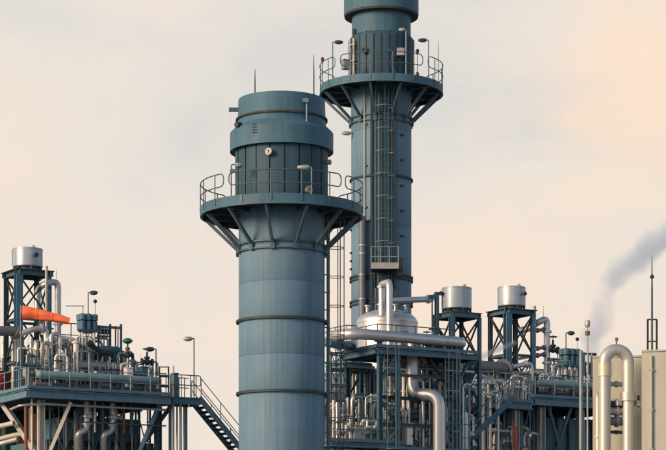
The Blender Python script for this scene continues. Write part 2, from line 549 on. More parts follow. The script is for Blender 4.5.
def box_unit(label, c, sx, sy, sz, m='white_paint', name='junction_box', cat='box', group=None, feet=True):
    """cabinet: body with door, hood, handle and feet; c = centre of base"""
    c = Vector(c)
    T = Thing(name, label, cat, c, group)
    f = 0.08 if feet else 0.0
    T.part('cabinet', MB().box(c + ZZ * (f + (sz - f) / 2), sx, sy, sz - f, U, V), m)
    dr = T.part('door', MB().box(c - V * (sy / 2 + 0.012) + ZZ * (f + (sz - f) / 2), sx * 0.86, 0.022, (sz - f) * 0.86, U, V), m)
    T.part('handle', MB().box(c - V * (sy / 2 + 0.04) + U * sx * 0.3 + ZZ * (f + (sz - f) * 0.5), 0.03, 0.04, 0.1, U, V), 'steel_dark', dr)
    T.part('hood', MB().box(c + ZZ * (sz + 0.016) - V * 0.03, sx * 1.1, sy * 1.12, 0.03, U, V), m)
    if feet:
        for sg in (-1, 1):
            T.part('foot', MB().box(c + U * sg * sx * 0.38 + ZZ * 0.04, 0.06, sy * 0.8, 0.078, U, V), 'steel_dark')
    return T

def motor(label, c, s=1.0, m='steel_blue', group=None):
    """horizontal pump set: ribbed motor, coupling guard, volute, base frame"""
    c = Vector(c)
    T = Thing('pump_set', label, 'pump', c, group)
    T.part('base_frame', MB().box(c + ZZ * 0.05 * s, 1.1 * s, 0.42 * s, 0.1 * s, U, V), 'steel_dark')
    z = ZZ * 0.33 * s
    T.part('motor_body', MB().cyl(c - U * 0.5 * s + z, c + U * 0.1 * s + z, 0.2 * s, 18), m)
    for k in range(6):
        p = c - U * (0.46 - 0.1 * k) * s + z
        T.part('cooling_fin', MB().cyl(p, p + U * 0.03 * s, 0.225 * s, 18), m)
    T.part('terminal_box', MB().box(c - U * 0.2 * s + ZZ * 0.58 * s, 0.2 * s, 0.18 * s, 0.12 * s, U, V), m)
    T.part('coupling_guard', MB().cyl(c + U * 0.1 * s + z, c + U * 0.3 * s + z, 0.1 * s, 12), 'red_paint')
    T.part('volute', MB().cyl(c + U * 0.3 * s + z, c + U * 0.46 * s + z, 0.25 * s, 20).cyl(c + U * 0.38 * s + z, c + U * 0.38 * s + z + ZZ * 0.4 * s, 0.08 * s, 12), 'silver_dull')
    return T

def instrument(label, c, h=1.1, m='galv', headm='steel_blue', group=None):
    """gauge stand: post, transmitter body, round dial"""
    c = Vector(c)
    T = Thing('instrument_stand', label, 'gauge', c, group)
    T.part('post', MB().cyl(c, c + ZZ * h, 0.035, 8), m)
    T.part('base_plate', MB().box(c + ZZ * 0.012, 0.18, 0.18, 0.02), m)
    b = T.part('transmitter', MB().cyl(c + ZZ * (h + 0.04) - V * 0.12, c + ZZ * (h + 0.04) + V * 0.1, 0.1, 14), headm)
    T.part('dial', MB().cyl(c + ZZ * (h + 0.04) - V * 0.135, c + ZZ * (h + 0.04) - V * 0.121, 0.085, 14), 'white_paint', b)
    T.part('impulse_line', MB().tube(fillet([c + ZZ * (h + 0.12), c + ZZ * (h + 0.3), c + ZZ * (h + 0.3) + V * 0.5, c + V * 0.5], 0.08), 0.015, 6), m)
    return T

def ladder(T, bot, top, out, side, wdt=0.45, cage=True, mt='rail_paint', hoop_sp=1.25, cr=0.36, hm=None, strap_m=None, hoop_r=0.018):
    """caged ladder from bot to top; out = direction the cage stands off, side = rung direction"""
    bot, top, out, side = Vector(bot), Vector(top), Vector(out), Vector(side)
    L = Thing('x', 'x', 'x', bot) if T is None else T
    for sg in (-1, 1):
        T.part('ladder_stile', MB().bar(bot + side * sg * wdt / 2, top + side * sg * wdt / 2, 0.05, 0.07), mt)
    n = int((top - bot).length / 0.3)
    me = mesh_of('rung', MB().tube([-side * wdt / 2, side * wdt / 2], 0.014, 6), mt)
    for k in range(n):
        T.inst('rung', me, bot.lerp(top, (k + 0.5) / n))
    if cage:
        m = int((top - bot).length / hoop_sp)
        hp = [side * (cr * math.cos(t)) + out * (0.36 + cr * math.sin(t) * 1.0) for t in [math.pi * (-0.12 + 1.24 * k / 14) for k in range(15)]]
        hp = [side * wdt / 2] + hp + [-side * wdt / 2]
        hme = mesh_of('cage_hoop', MB().tube(hp, hoop_r, 6), hm or mt)
        for k in range(m + 1):
            T.inst('cage_hoop', hme, bot.lerp(top, k / m))
        for t in (0.12, 0.5, 0.88):
            a = math.pi * t
            o = side * (cr * math.cos(a)) + out * (0.36 + cr * math.sin(a))
            T.part('cage_strap', MB().bar(bot + o, top + o, 0.04, 0.02), strap_m or mt)

# ------------------------------------------------------------------ ground
g = single('ground', MB().quad_box([(-5000, -600, -0.5), (5000, -600, -0.5), (5000, 9000, -0.5), (-5000, 9000, -0.5),
                                    (-5000, -600, 0), (5000, -600, 0), (5000, 9000, 0), (-5000, 9000, 0)]), 'concrete', None, None, kind='structure')
g['label'] = 'pale concrete ground of the plant yard'

# ------------------------------------------------------------------ chimney stacks
def polar(c, r, a, z):
    return Vector((c.x + r * math.sin(a), c.y - r * math.cos(a), z))

def stack_platform(T, c, s, ro, ri, zbot, fh, railh, midh, a_first, panels, post_sp, foot_z, foot_r, nb=12, railm='rail_paint', post0=0.0):
    """ring platform with radial brackets and bent-tube rail panels; s = metres per pixel"""
    ztop = zbot + fh
    zc = Vector((c.x, c.y, 0))
    T.part('deck_plate', MB().ring(zc, ri + 0.03, ro - 0.03, zbot + 0.15, zbot + 0.2, 80), 'steel_dark')
    T.part('fascia', MB().ring(zc, ro - 0.02, ro, zbot, ztop, 80), 'stack_upper')
    T.part('fascia_lip', MB().ring(zc, ro - 0.10, ro + 0.025, zbot - 0.022, zbot - 0.002, 80), 'steel_teal')
    T.part('inner_curb', MB().ring(zc, ri + 0.005, ri + 0.03, zbot + 0.1, zbot + 0.32, 64), 'steel_teal')
    for k in range(nb):
        a = a_first + 2 * math.pi * k / nb
        T.part('radial_beam', MB().hbar(polar(c, ri + 0.03, a, zbot + 0.045), polar(c, ro - 0.03, a, zbot + 0.045), 0.12, 0.19), 'steel_dark')
        p, q = polar(c, ro - 0.16, a, zbot - 0.03), polar(c, foot_r + 0.06, a, foot_z)
        T.part('bracket', MB().bar(p, q, 0.11, 0.15), 'steel_teal')
        T.part('bracket_foot', MB().box(polar(c, foot_r + 0.05, a, foot_z - 0.1), 0.2, 0.16, 0.34, (math.cos(a), math.sin(a), 0), (math.sin(a), -math.cos(a), 0)), 'steel_teal')
    for dz in (0.10, -0.20):
        T.part('stiffener_ring', MB().ring(zc, foot_r - 0.01, foot_r + 0.09, foot_z + dz - 0.035, foot_z + dz + 0.035, 72), 'steel_teal')
    # rail panels
    for (a0, a1) in panels:
        zt, zm = zbot + railh, zbot + midh
        rc = (zt - zm) * 0.38
        da = rc / ro
        pts = []
        nn = max(4, int((a1 - a0) / 0.08))
        for k in range(nn + 1):
            pts.append(polar(c, ro, a0 + da + (a1 - a0 - 2 * da) * k / nn, zt))
        for k in range(1, 6):
            t = math.pi / 2 * k / 6
            pts.append(polar(c, ro, a1 - da + da * math.sin(t), zt - rc + rc * math.cos(t)))
        pts.append(polar(c, ro, a1, (zt + zm) / 2))
        for k in range(1, 6):
            t = math.pi / 2 * k / 6
            pts.append(polar(c, ro, a1 - da + da * math.cos(t), zm + rc - rc * math.sin(t)))
        for k in range(nn + 1):
            pts.append(polar(c, ro, a1 - da - (a1 - a0 - 2 * da) * k / nn, zm))
        for k in range(1, 6):
            t = math.pi / 2 * k / 6
            pts.append(polar(c, ro, a0 + da - da * math.sin(t), zm + rc - rc * math.cos(t)))
        pts.append(polar(c, ro, a0, (zt + zm) / 2))
        for k in range(1, 6):
            t = math.pi / 2 * k / 6
            pts.append(polar(c, ro, a0 + da - da * math.cos(t), zt - rc + rc * math.sin(t)))
        T.part('rail_panel', MB().tube(pts, 0.026, 8, True), railm)
        n = max(2, round((a1 - a0) / post_sp))
        pm = mesh_of('rail_post', MB().tube([ZZ * (0.14), ZZ * railh], 0.026, 8).box(ZZ * 0.26 - Vector((0, 0.0, 0)), 0.09, 0.04, 0.3), railm)
        for k in range(n):
            a = a0 + (a1 - a0) * (k + 0.5) / n
            T.inst('rail_post', pm, polar(c, ro + 0.012, a, zbot), a)

def front_stack():
    D = 98.0
    s = D / FPX
    c = Vector(((281.7 - CXP) * s, D, 0))
    z = lambda py: EYE + (HOR - py) * s
    T = Thing('chimney_stack', 'nearer shorter blue-grey chimney stack with wide flared top bands and ring platform', 'chimney', c)
    r = 43 * s
    zp = z(217.5)
    # shell courses, slightly stepped joints
    zs = [0, 3.2, 6.2, z(394.5), z(358), z(322.5), z(286), z(250), zp + 0.6]
    for a, b in zip(zs, zs[1:]):
        T.part('shell_course', MB().lathe(c, [(r - 0.006, a + 0.004), (r, a + 0.016), (r, b - 0.016), (r - 0.006, b - 0.004)], 96), 'stack_paint')
    for py in (394.5, 322.5):
        T.part('stiffener_ring', MB().ring(c, r - 0.01, r + 0.12, z(py) - 0.055, z(py) + 0.055, 96), 'steel_dark')
    for py in (470, 520, 570):
        T.part('stiffener_ring', MB().ring(c, r - 0.01, r + 0.12, z(py) - 0.055, z(py) + 0.055, 64), 'steel_dark')
    # insulated upper barrel made of vertical cladding sheets
    r2 = 46 * s
    z0, z1 = zp + 0.2, z(150)
    T.part('upper_barrel', MB().lathe(c, [(r, z0), (r2 - 0.03, z0 + 0.01), (r2 - 0.03, z1 + 0.3)], 96), 'clad_dark')
    n = 20
    for k in range(n):
        a0, a1 = 2 * math.pi * (k + 0.06) / n, 2 * math.pi * (k + 0.94) / n
        pr = MB()
        q = 6
        i0 = 0
        for rr in (r2 - 0.028, r2 + (0.012 if k % 3 else 0.03)):
            for zz in (z0 + 0.02, z1 + 0.2):
                for j in range(q + 1):
                    pr.v.append(polar(c, rr, a0 + (a1 - a0) * j / q + R(5), zz))
        m = q + 1
        for j in range(q):
            pr.f.append([2 * m + j, 2 * m + j + 1, 3 * m + j + 1, 3 * m + j])
        for j in (0, q):
            pr.f.append([j, 2 * m + j, 3 * m + j, m + j])
        for (x, y) in ((0, 2), (1, 3)):
            for j in range(q):
                pr.f.append([x * m + j, x * m + j + 1, y * m + j + 1, y * m + j])
        T.part('cladding_sheet', pr, 'clad_dark')
    # flared bands and cap
    rb = 51.7 * s
    T.part('lower_band', MB().lathe(c, [(r2 - 0.02, z(152) + 0.02), (rb - 0.05, z(152)), (rb, z(152.8)), (rb, z(134.5)), (rb - 0.05, z(133.2)), (44.6 * s, z(127.5)), (44.2 * s, z(126))], 96), 'stack_upper', angle=25)
    T.part('neck', MB().lathe(c, [(44.2 * s, z(128)), (44.2 * s, z(118))], 96), 'stack_upper')
    T.part('cap_lip', MB().ring(c, 43.0 * s, 46 * s, z(121.8), z(120), 96), 'soot_and_shade')  # near-black colour stands in for the shadow gap below the cap
    T.part('cap_band', MB().lathe(c, [(43 * s, z(120.2)), (43.9 * s, z(120)), (43.4 * s, z(101)), (42.6 * s, z(100.6)), (42.2 * s, z(101)), (42.2 * s, z(128))], 96), 'stack_upper', angle=25)
    T.part('flue_lining', MB().lathe(c, [(42.1 * s, z(101.4)), (40 * s, z(102.5)), (40 * s, z(190)), (0.1, z(190))], 64), 'soot_and_shade')
    for hh, a in ((1.75, R(-138)), (2.35, R(130))):
        p = polar(c, 41.6 * s, a, z(101))
        T.part('lightning_rod', MB().tube([p, p + ZZ * hh * 0.7, p + ZZ * hh], [0.035, 0.03, 0.014], 8), 'black')
    # davit arm with hanging wire, warning light bracket, rung steps on the band
    p = polar(c, 43.5 * s, R(-82), z(111))
    q = p + Vector((-0.42, 0, 0))
    d = T.part('davit_arm', MB().bar(p + Vector((0.1, 0, 0)), q, 0.14, 0.16), 'steel_teal')
    T.part('davit_wire', MB().tube([q + Vector((0.05, 0, -0.05)), q + Vector((0.05, 0, -1.25))], 0.012, 6), 'galv', d)
    p = polar(c, 44.6 * s, R(33), z(109.5))
    d = T.part('light_bracket', MB().box(p, 0.26, 0.26, 0.17), 'stack_paint')
    T.part('conduit', MB().tube([p + Vector((0.05, -0.02, -0.05)), p + Vector((0.05, -0.1, -1.0))], 0.035, 8), 'rail_pale', d)
    for k in range(4):
        a = R(-29)
        p = polar(c, rb + 0.04, a, z(133) - 0.05 - 0.12 * k)
        T.part('step_iron', MB().tube([p + Vector((-0.09, 0.08, 0)), p + Vector((-0.09, -0.02, 0)), p + Vector((0.09, -0.02, 0)), p + Vector((0.09, 0.08, 0))], 0.014, 6), 'steel_dark')
    p = polar(c, 45.5 * s, R(-58), z(131))
    T.part('side_nozzle', MB().cyl(p, p + Vector((-0.25, -0.25, 0)), 0.13, 14), 'steel_dark')
    # sampling ports
    for a, py, m2, rr in ((-13.5, 161.5, 'galv', 0.165), (-84, 172, 'galv', 0.12), (74, 165, 'galv', 0.12), (34, 197.5, 'galv', 0.17)):
        p = polar(c, r2 + 0.02, R(a), z(py))
        d = Vector((math.sin(R(a)), -math.cos(R(a)), 0))
        o = T.part('sampling_port', MB().cyl(p - d * 0.02, p + d * 0.18, rr * 0.7, 16).cyl(p + d * 0.12, p + d * 0.17, rr, 18), 'galv')
        T.part('port_cover', MB().cyl(p + d * 0.172, p + d * 0.21, rr * 0.9, 18), m2, o)
        T.part('cover_handle', MB().bar(p + d * 0.22 - ZZ * 0.06, p + d * 0.22 + ZZ * 0.06, 0.025), 'steel_dark', o)
    ro = 81 * s
    pan = [(R(-38), R(47)), (R(51.5), R(136)), (R(141), R(222)), (R(226), R(317))]
    stack_platform(T, c, s, ro, r2 + 0.04, zp, 0.42, 1.44, 0.88, R(-10), pan, R(19.5), z(249.5), r + 0.02)
    # caged ladder on the right flank
    a = R(99)
    out = Vector((math.sin(a), -math.cos(a), 0)); sd = Vector((math.cos(a), math.sin(a), 0))
    ladder(T, polar(c, r + 0.18, a, 1.0), polar(c, r + 0.18, a, zp), out, sd, 0.45, True, 'rail_paint', 1.25, 0.36)
    T.part('rising_main', MB().tube([polar(c, r + 0.14, R(84), 0), polar(c, r + 0.14, R(84), zp)], 0.05, 8), 'rail_paint')
    me = mesh_of('stand_off', MB().box((0, 0, 0), 0.3, 0.05, 0.05), 'rail_paint')
    for k in range(24):
        T.inst('stand_off', me, polar(c, r + 0.1, R(84), 1 + k * 0.78), 0)
    # lamps standing on the platform
    lamp('slim platform lamp at the left edge of the nearer stack platform', polar(c, ro - 0.55, R(-44.5), zp + 0.2), 1.72, 0.5, size=0.34, ang=R(-10))
    lamp('wide-headed lamp in front of the nearer stack barrel at right', polar(c, ro - 0.2, R(23.5), zp + 0.2), 1.42, -0.26, m='rail_pale', head='galv', size=0.52)
    return T

def rear_stack():
    D = 125.0
    s = D / FPX
    c = Vector(((381.3 - CXP) * s, D, 0))
    z = lambda py: EYE + (HOR - py) * s
    T = Thing('chimney_stack', 'farther taller blue chimney stack whose top leaves the frame, ladder down its front', 'chimney', c)
    r = 30.1 * s
    zp = z(95)
    zs = [0, 5, 9, z(405), z(354), z(304), z(280), z(230), z(181), z(134), zp + 0.6]
    for a, b in zip(zs, zs[1:]):
        T.part('shell_course', MB().lathe(c, [(r - 0.006, a + 0.004), (r, a + 0.016), (r, b - 0.016), (r - 0.006, b - 0.004)], 96), 'stack_paint')
    for py in (181, 278.5, 281.8, 303, 306.5, 350, 354):
        T.part('stiffener_ring', MB().ring(c, r - 0.01, r + 0.1, z(py) - 0.05, z(py) + 0.05, 80), 'steel_dark')
    r2 = 32.5 * s
    z0, z1 = zp + 0.2, z(41)
    T.part('upper_barrel', MB().lathe(c, [(r, z0), (r2 - 0.03, z0 + 0.01), (r2 - 0.03, z1), (r2 - 0.1, z1 + 0.12), (29.5 * s, z1 + 0.2)], 96), 'clad_dark', angle=25)
    n = 26
    for k in range(n):
        a0, a1 = 2 * math.pi * (k + 0.08) / n, 2 * math.pi * (k + 0.92) / n
        pr = MB(); q = 5; m = q + 1
        for rr in (r2 - 0.028, r2 + (0.012 if k % 3 else 0.035)):
            for zz in (z0 + 0.02, z1 - 0.02):
                for j in range(q + 1):
                    pr.v.append(polar(c, rr, a0 + (a1 - a0) * j / q, zz))
        for j in range(q):
            pr.f.append([2 * m + j, 2 * m + j + 1, 3 * m + j + 1, 3 * m + j])
        for j in (0, q):
            pr.f.append([j, 2 * m + j, 3 * m + j, m + j])
        for (x, y) in ((0, 2), (1, 3)):
            for j in range(q):
                pr.f.append([x * m + j, x * m + j + 1, y * m + j + 1, y * m + j])
        T.part('cladding_sheet', pr, 'clad_dark')
    T.part('neck', MB().lathe(c, [(29.5 * s, z(42)), (29.5 * s, z(10))], 96), 'stack_upper')
    T.part('cap_lip', MB().ring(c, 29 * s, 36.9 * s, z(17.6), z(16), 96), 'soot_and_shade')  # painted dark for the shade under the cap, like the front stack lip
    T.part('cap_band', MB().lathe(c, [(36.6 * s, z(16.2)), (37.3 * s, z(15.6)), (37.3 * s, z(-24)), (36.5 * s, z(-24.5)), (35.8 * s, z(-24)), (35.8 * s, z(14))], 96), 'stack_upper', angle=25)
    T.part('flue_lining', MB().lathe(c, [(35.7 * s, z(-23)), (28 * s, z(-20)), (28 * s, z(60)), (0.1, z(60))], 64), 'soot_and_shade')
    for a, py, rr in ((-64, 35, 0.17), (-34, 38, 0.08), (-8, 39, 0.08), (16, 39, 0.08), (42, 38, 0.08)):
        p = polar(c, 29.5 * s, R(a), z(py)); d = Vector((math.sin(R(a)), -math.cos(R(a)), 0))
        T.part('inspection_port', MB().cyl(p - d * 0.02, p + d * 0.08, rr, 16), 'black')
    ro = 61.5 * s
    pan = [(R(-42), R(40)), (R(47), R(131)), (R(137), R(222)), (R(229), R(311))]
    stack_platform(T, c, s, ro, r2 + 0.04, zp, 0.42, 1.62, 1.0, R(-12), pan, R(20), z(122), r + 0.02)
    # sampling manifold at the left of the barrel
    for a, m2, rr in ((-62, 'galv', 0.05), (-52, 'pale_paint', 0.07)):
        p = polar(c, r2 + 0.16, R(a), zp + 0.2)
        o = T.part('riser_pipe', MB().tube([p, p + ZZ * 2.7], rr, 10), m2)
        for k in range(3):
            q = p + ZZ * (0.5 + 0.9 * k)
            T.part('riser_flange', MB().cyl(q, q + ZZ * 0.06, rr * 1.9, 12), m2, o)
            T.part('nozzle', MB().cyl(q + ZZ * 0.3, polar(c, r2 - 0.02, R(a), q.z + 0.3), rr * 0.8, 8), m2, o)
    p = polar(c, r2 + 0.02, R(-30), z(58))
    T.part('sampling_port', MB().cyl(p, p + Vector((-0.1, -0.2, 0)), 0.12, 12).cyl(p + Vector((-0.07, -0.14, 0)), p + Vector((-0.1, -0.2, 0)), 0.18, 14), 'steel_dark')
    p = polar(c, r2 + 0.03, R(30), z(60))
    T.part('analyser_cabinet', MB().box(p + Vector((0.1, -0.15, 0)), 0.42, 0.3, 0.42), 'galv')
    T.part('analyser_hose', MB().tube(fillet([p + Vector((-0.5, -0.1, 0.6)), p + Vector((-0.62, -0.2, 0.2)), p + Vector((-0.3, -0.25, 0.0)), p + Vector((-0.5, -0.22, -0.6)), p + Vector((-0.2, -0.2, -1.1))], 0.3, 6), 0.028, 8), 'steel_teal')
    # ladder channel with cage down the front
    a = R(3)
    out = Vector((math.sin(a), -math.cos(a), 0)); sd = Vector((math.cos(a), math.sin(a), 0))
    ladder(T, polar(c, r + 0.2, a, z(271)), polar(c, r + 0.2, a, zp + 0.1), out, sd, 0.5, True, 'steel_teal', 1.26, 0.52, 'rail_pale', 'rail_paint')
    ch = MB()
    for rr_ in (r + 0.01, r + 0.05):
        for zv in (z(420), zp - 0.05):
            for j in range(9):
                ch.v.append(polar(c, rr_, R(-19 + 43 * j / 8), zv))
    for (x_, y_) in ((0, 1), (2, 3), (0, 2), (1, 3)):
        for j in range(8):
            ch.f.append([x_ * 9 + j, x_ * 9 + j + 1, y_ * 9 + j + 1, y_ * 9 + j])
    T.part('backing_plate', ch, 'clad_dark')
    for aa, wd in ((-19, 0.13), (24, 0.16)):
        T.part('cable_duct', MB().bar(polar(c, r + 0.07, R(aa), z(420)), polar(c, r + 0.07, R(aa), zp - 0.05), wd, 0.14, (0, 1, 0)), 'steel_dark')
    for aa in (-11, -6, 13, 18):
        T.part('conduit', MB().tube([polar(c, r + 0.05, R(aa), z(400)), polar(c, r + 0.05, R(aa), zp - 0.05)], 0.045, 8), 'steel_teal')
    T.part('grey_riser', MB().tube([polar(c, r + 0.1, R(-33), z(420)), polar(c, r + 0.1, R(-33), zp - 0.05)], 0.03, 8), 'galv')
    cm = mesh_of('pipe_clip', MB().box((0, 0, 0), 0.2, 0.1, 0.09), 'black')
    for aa, lst in ((-32, (130, 171, 212)), (41, (140, 165, 190, 215, 240)), (-80, (231, 254, 262, 270))):
        for py in lst:
            T.inst('pipe_clip', cm, polar(c, r + 0.05, R(aa), z(py)), R(aa))
    # thick mauve riser on the left front with its rounded top
    a = R(-33)
    p = polar(c, r + 0.3, R(-33), 0)
    zt = z(221)
    o = T.part('relief_riser', MB().tube([p + ZZ * z(430), p + ZZ * (zt - 0.12), p + ZZ * (zt - 0.04), p + ZZ * zt], [0.21, 0.21, 0.17, 0.06], 20), 'mauve_pipe')
    for py in (251, 259, 280, 304):
        T.part('clamp', MB().ring(p, 0.205, 0.235, z(py), z(py) + 0.07, 20), 'galv', o)
    # rest platform where the ladder lands
    zr = z(276)
    pc = polar(c, r + 0.72, R(3), zr)
    pl = T.part('rest_platform', MB().box(pc + ZZ * 0.04, 1.5, 1.4, 0.08), 'steel_dark')
    T.part('rest_fascia', MB().box(pc + Vector((0, -0.71, 0.1)), 1.54, 0.02, 0.34), 'galv', pl)
    for x in (-0.75, -0.25, 0.25, 0.75):
        T.part('rest_post', MB().tube([pc + Vector((x, -0.7, 0.05)), pc + Vector((x, -0.7, 1.15))], 0.022, 6), 'rail_pale', pl)
    for h in (0.6, 1.15):
        T.part('rest_rail', MB().tube([pc + Vector((-0.76, 0.5, h)), pc + Vector((-0.76, -0.7, h)), pc + Vector((0.76, -0.7, h)), pc + Vector((0.76, 0.5, h))], 0.022, 6), 'rail_pale', pl)
    for x in (-0.5, 0.5):
        T.part('rest_strut', MB().bar(pc + Vector((x, -0.5, 0)), pc + Vector((x, 0.68, -0.9)), 0.09), 'black', pl)
    T.part('control_box', MB().box(pc + Vector((0.85, -0.1, 0.1)), 0.34, 0.4, 0.95), 'black')
    # things on the platform and the shaft
    lamp('dark lamp post rising from the left rim of the taller stack platform', polar(c, ro - 0.2, R(-57), zp + 0.2), 2.35, 0.35, size=0.46, head='steel_dark')
    lamp('dark lamp post rising from the right rim of the taller stack platform', polar(c, ro - 0.2, R(52), zp + 0.2), 2.4, -0.35, size=0.46, head='steel_dark')
    lamp('pale lamp post standing close to the taller stack barrel', polar(c, r2 + 0.55, R(34), zp + 0.2), 3.0, -0.14, m='rail_pale', head='galv', size=0.36)
    lamp('lone lamp head sticking out of the taller stack just below its platform', polar(c, r, R(-68), z(135.5)), 0.0, -0.42, head='galv', size=0.52)
    lamp('lone lamp head on the taller stack beside the nearer platform rail', polar(c, r, R(-14), z(224)), 0.0, -0.5, head='galv', size=0.62)
    def beacon(label, p, h, top):
        B = Thing('warning_beacon', label, 'beacon', p)
        B.part('post', MB().cyl(p, p + ZZ * h, 0.025, 8), 'rail_paint')
        k = B.part('beacon_base', MB().cyl(p + ZZ * h, p + ZZ * (h + 0.1), 0.07, 12), 'black')
        B.part('globe', MB().sphere(p + ZZ * (h + 0.18), 0.105, 14, 8, (1, 1, 1.15)), top, k)
    beacon('red warning light at the left end of the upper platform', polar(c, ro - 0.05, R(-76), zp + 0.2), 1.45, 'dark_red')
    beacon('dark warning light on a pole at the right of the upper platform', polar(c, ro - 0.9, R(50), zp + 0.2), 1.7, 'black')
    beacon('low red warning light near the right rail of the upper platform', polar(c, ro - 0.75, R(46), zp + 0.2), 0.35, 'dark_red')
    box_unit('grey box hung on the left rail of the upper platform', polar(c, ro - 0.3, R(-40), zp + 0.85), 0.4, 0.3, 0.5, 'galv', feet=False)
    single('lightning_rod', MB().tube([polar(c, ro - 0.1, R(70), zp + 0.2), polar(c, ro - 0.1, R(70), zp + 2.2), polar(c, ro - 0.1, R(70), zp + 2.8)], [0.03, 0.022, 0.01], 8), 'rail_pale',
           'thin bare rod at the right end of the upper platform', 'rod')
    return T
front_stack()
rear_stack()

# ------------------------------------------------------------------ shared yard builders
def deck(label, fr, px0, px1, z, depth, fh=0.38, cols=(), braces=(), colm='pale_paint', joists=6, colw=0.3):
    """raised steel deck: floor plate, edge beams, joists, columns to the ground, knee braces"""
    a, b = fr.Z(px0, z), fr.Z(px1, z)
    L = (b - a).length
    T = Thing('raised_deck', label, 'platform', Vector((a.x, a.y, 0)))
    c = (a + b) / 2 + V * depth / 2
    T.part('floor_plate', MB().box(c - ZZ * 0.03, L - 0.05, depth - 0.05, 0.05, U, V), 'steel_dark')
    h = ZZ * (fh / 2 + 0.06)
    e = V * depth
    lo = ZZ * 0.06
    T.part('edge_beam', MB().hbar(a - h, b - h, 0.2, fh, 0.03), 'deck_blue')
    T.part('edge_beam', MB().hbar(a + e - h, b + e - h, 0.2, fh, 0.03), 'deck_blue')
    T.part('edge_beam', MB().hbar(a + V * 0.12 - h, a + e - V * 0.12 - h, 0.2, fh - 0.006, 0.03), 'deck_blue')
    T.part('edge_beam', MB().hbar(b + V * 0.12 - h, b + e - V * 0.12 - h, 0.2, fh - 0.006, 0.03), 'deck_blue')
    T.part('kick_plate', MB().bar(a - V * 0.03 + ZZ * 0.075, b - V * 0.03 + ZZ * 0.075, 0.012, 0.15), 'deck_blue')
    T.part('kick_plate', MB().bar(a - U * 0.03 + ZZ * 0.075, a + e - U * 0.03 + ZZ * 0.075, 0.012, 0.15), 'deck_blue')
    for k in range(1, joists):
        p = a.lerp(b, k / joists)
        T.part('joist', MB().hbar(p + V * 0.13 - h, p + e - V * 0.13 - h, 0.12, fh * 0.8), 'steel_teal')
    for (px, off, m2) in cols:
        p = fr.Z(px, 0, off)
        T.part('column', MB().hbar(p, p + ZZ * (z - fh - 0.07), colw, colw, colw * 0.14, U), m2)
        T.part('base_plate', MB().box(p + ZZ * 0.02, colw * 2, colw * 2, 0.04, U, V), 'steel_dark')
    for (p, q, wd, m2) in braces:
        T.part('brace', MB().bar(p, q, wd, wd * 1.1), m2)
    return T

def stair(label, top, d, n, rise=0.2, run=0.2, wd=1.0, side=None, m='steel_blue', rail_both=True, railm='rail_paint'):
    """open-tread steel stair that leaves `top` (edge of the landing, front stringer) and goes down along d"""
    top, d = Vector(top), Vector(d); side = Vector(side or V)
    T = Thing('steel_stair', label, 'stairs', top - ZZ * rise * n + d * run * n)
    end = top + d * run * n - ZZ * rise * n
    sl = (end - top).normalized()
    nrm = side.cross(sl).normalized()
    for k, o in enumerate((Vector((0, 0, 0)), side * wd)):
        T.part('stringer', MB().bar(top + o - d * 0.1 + ZZ * 0.1, end + o, 0.05, 0.27, ZZ), m)
    me = mesh_of('tread', MB().box((0, 0, 0), 0.24, wd - 0.06, 0.035, d, side).box(Vector(d) * 0.12 - ZZ * 0.03, 0.012, wd - 0.06, 0.09, d, side), 'steel_dark')
    for k in range(n):
        T.inst('tread', me, top + d * run * (k + 0.5) - ZZ * rise * (k + 0.55) + side * wd / 2)
    for o in (Vector((0, 0, 0)), side * wd):
        for h in (0.55, 1.05):
            T.part('stair_rail', MB().tube([top + o + ZZ * h, end + o + ZZ * h], 0.023, 8), railm)
        k = max(2, int(n / 5))
        for j in range(k + 1):
            p = top.lerp(end, j / k) + o
            T.part('rail_post', MB().tube([p, p + ZZ * 1.05], 0.022, 8), railm)
    return T

def pot_group(label, fr, px, py, off, s=1.0, n=2, m='steel_blue', legs_py=None):
    """cluster of upright cyclone pots with wide collars, on thin legs"""
    c = fr.P(px, py, off)
    T = Thing('separator_cluster', label, 'separator', c - ZZ * 1.0 * s)
    k = 0
    for iu in range(3):
        for iv in range(n):
            p = c + U * (iu - 1) * 0.34 * s + V * iv * 0.36 * s
            pot = T.part('pot', MB().lathe(p, [(0.02, 0.0), (0.06 * s, 0.0), (0.155 * s, 0.12 * s), (0.155 * s, 0.56 * s), (0.04, 0.6 * s), (0.0, 0.6 * s)], 18), m)
            T.part('collar', MB().lathe(p, [(0.15 * s, 0.6 * s), (0.18 * s, 0.62 * s), (0.18 * s, 0.88 * s), (0.15 * s, 0.93 * s), (0.0, 0.94 * s)], 18), m, pot)
            T.part('drain_leg', MB().cyl(p - ZZ * 1.0 * s, p + ZZ * 0.02, 0.045 * s, 8), 'silver_dull')
    T.part('header', MB().cyl(c - U * 0.62 * s + ZZ * 0.05 - V * 0.06, c + U * 0.62 * s + ZZ * 0.05 - V * 0.06, 0.07 * s, 10), m)
    return T

def ball_rod(label, p, h, r=0.1):
    T = Thing('air_terminal', label, 'rod', p)
    T.part('rod', MB().cyl(p, p + ZZ * h, 0.02, 8), 'galv')
    T.part('ball', MB().sphere(p + ZZ * (h + r * 0.8), r, 14, 8), 'black')
    return T

def hsection_frame(T, name, p, q, wd, m):
    return T.part(name, MB().hbar(p, q, wd, wd, wd * 0.15), m)

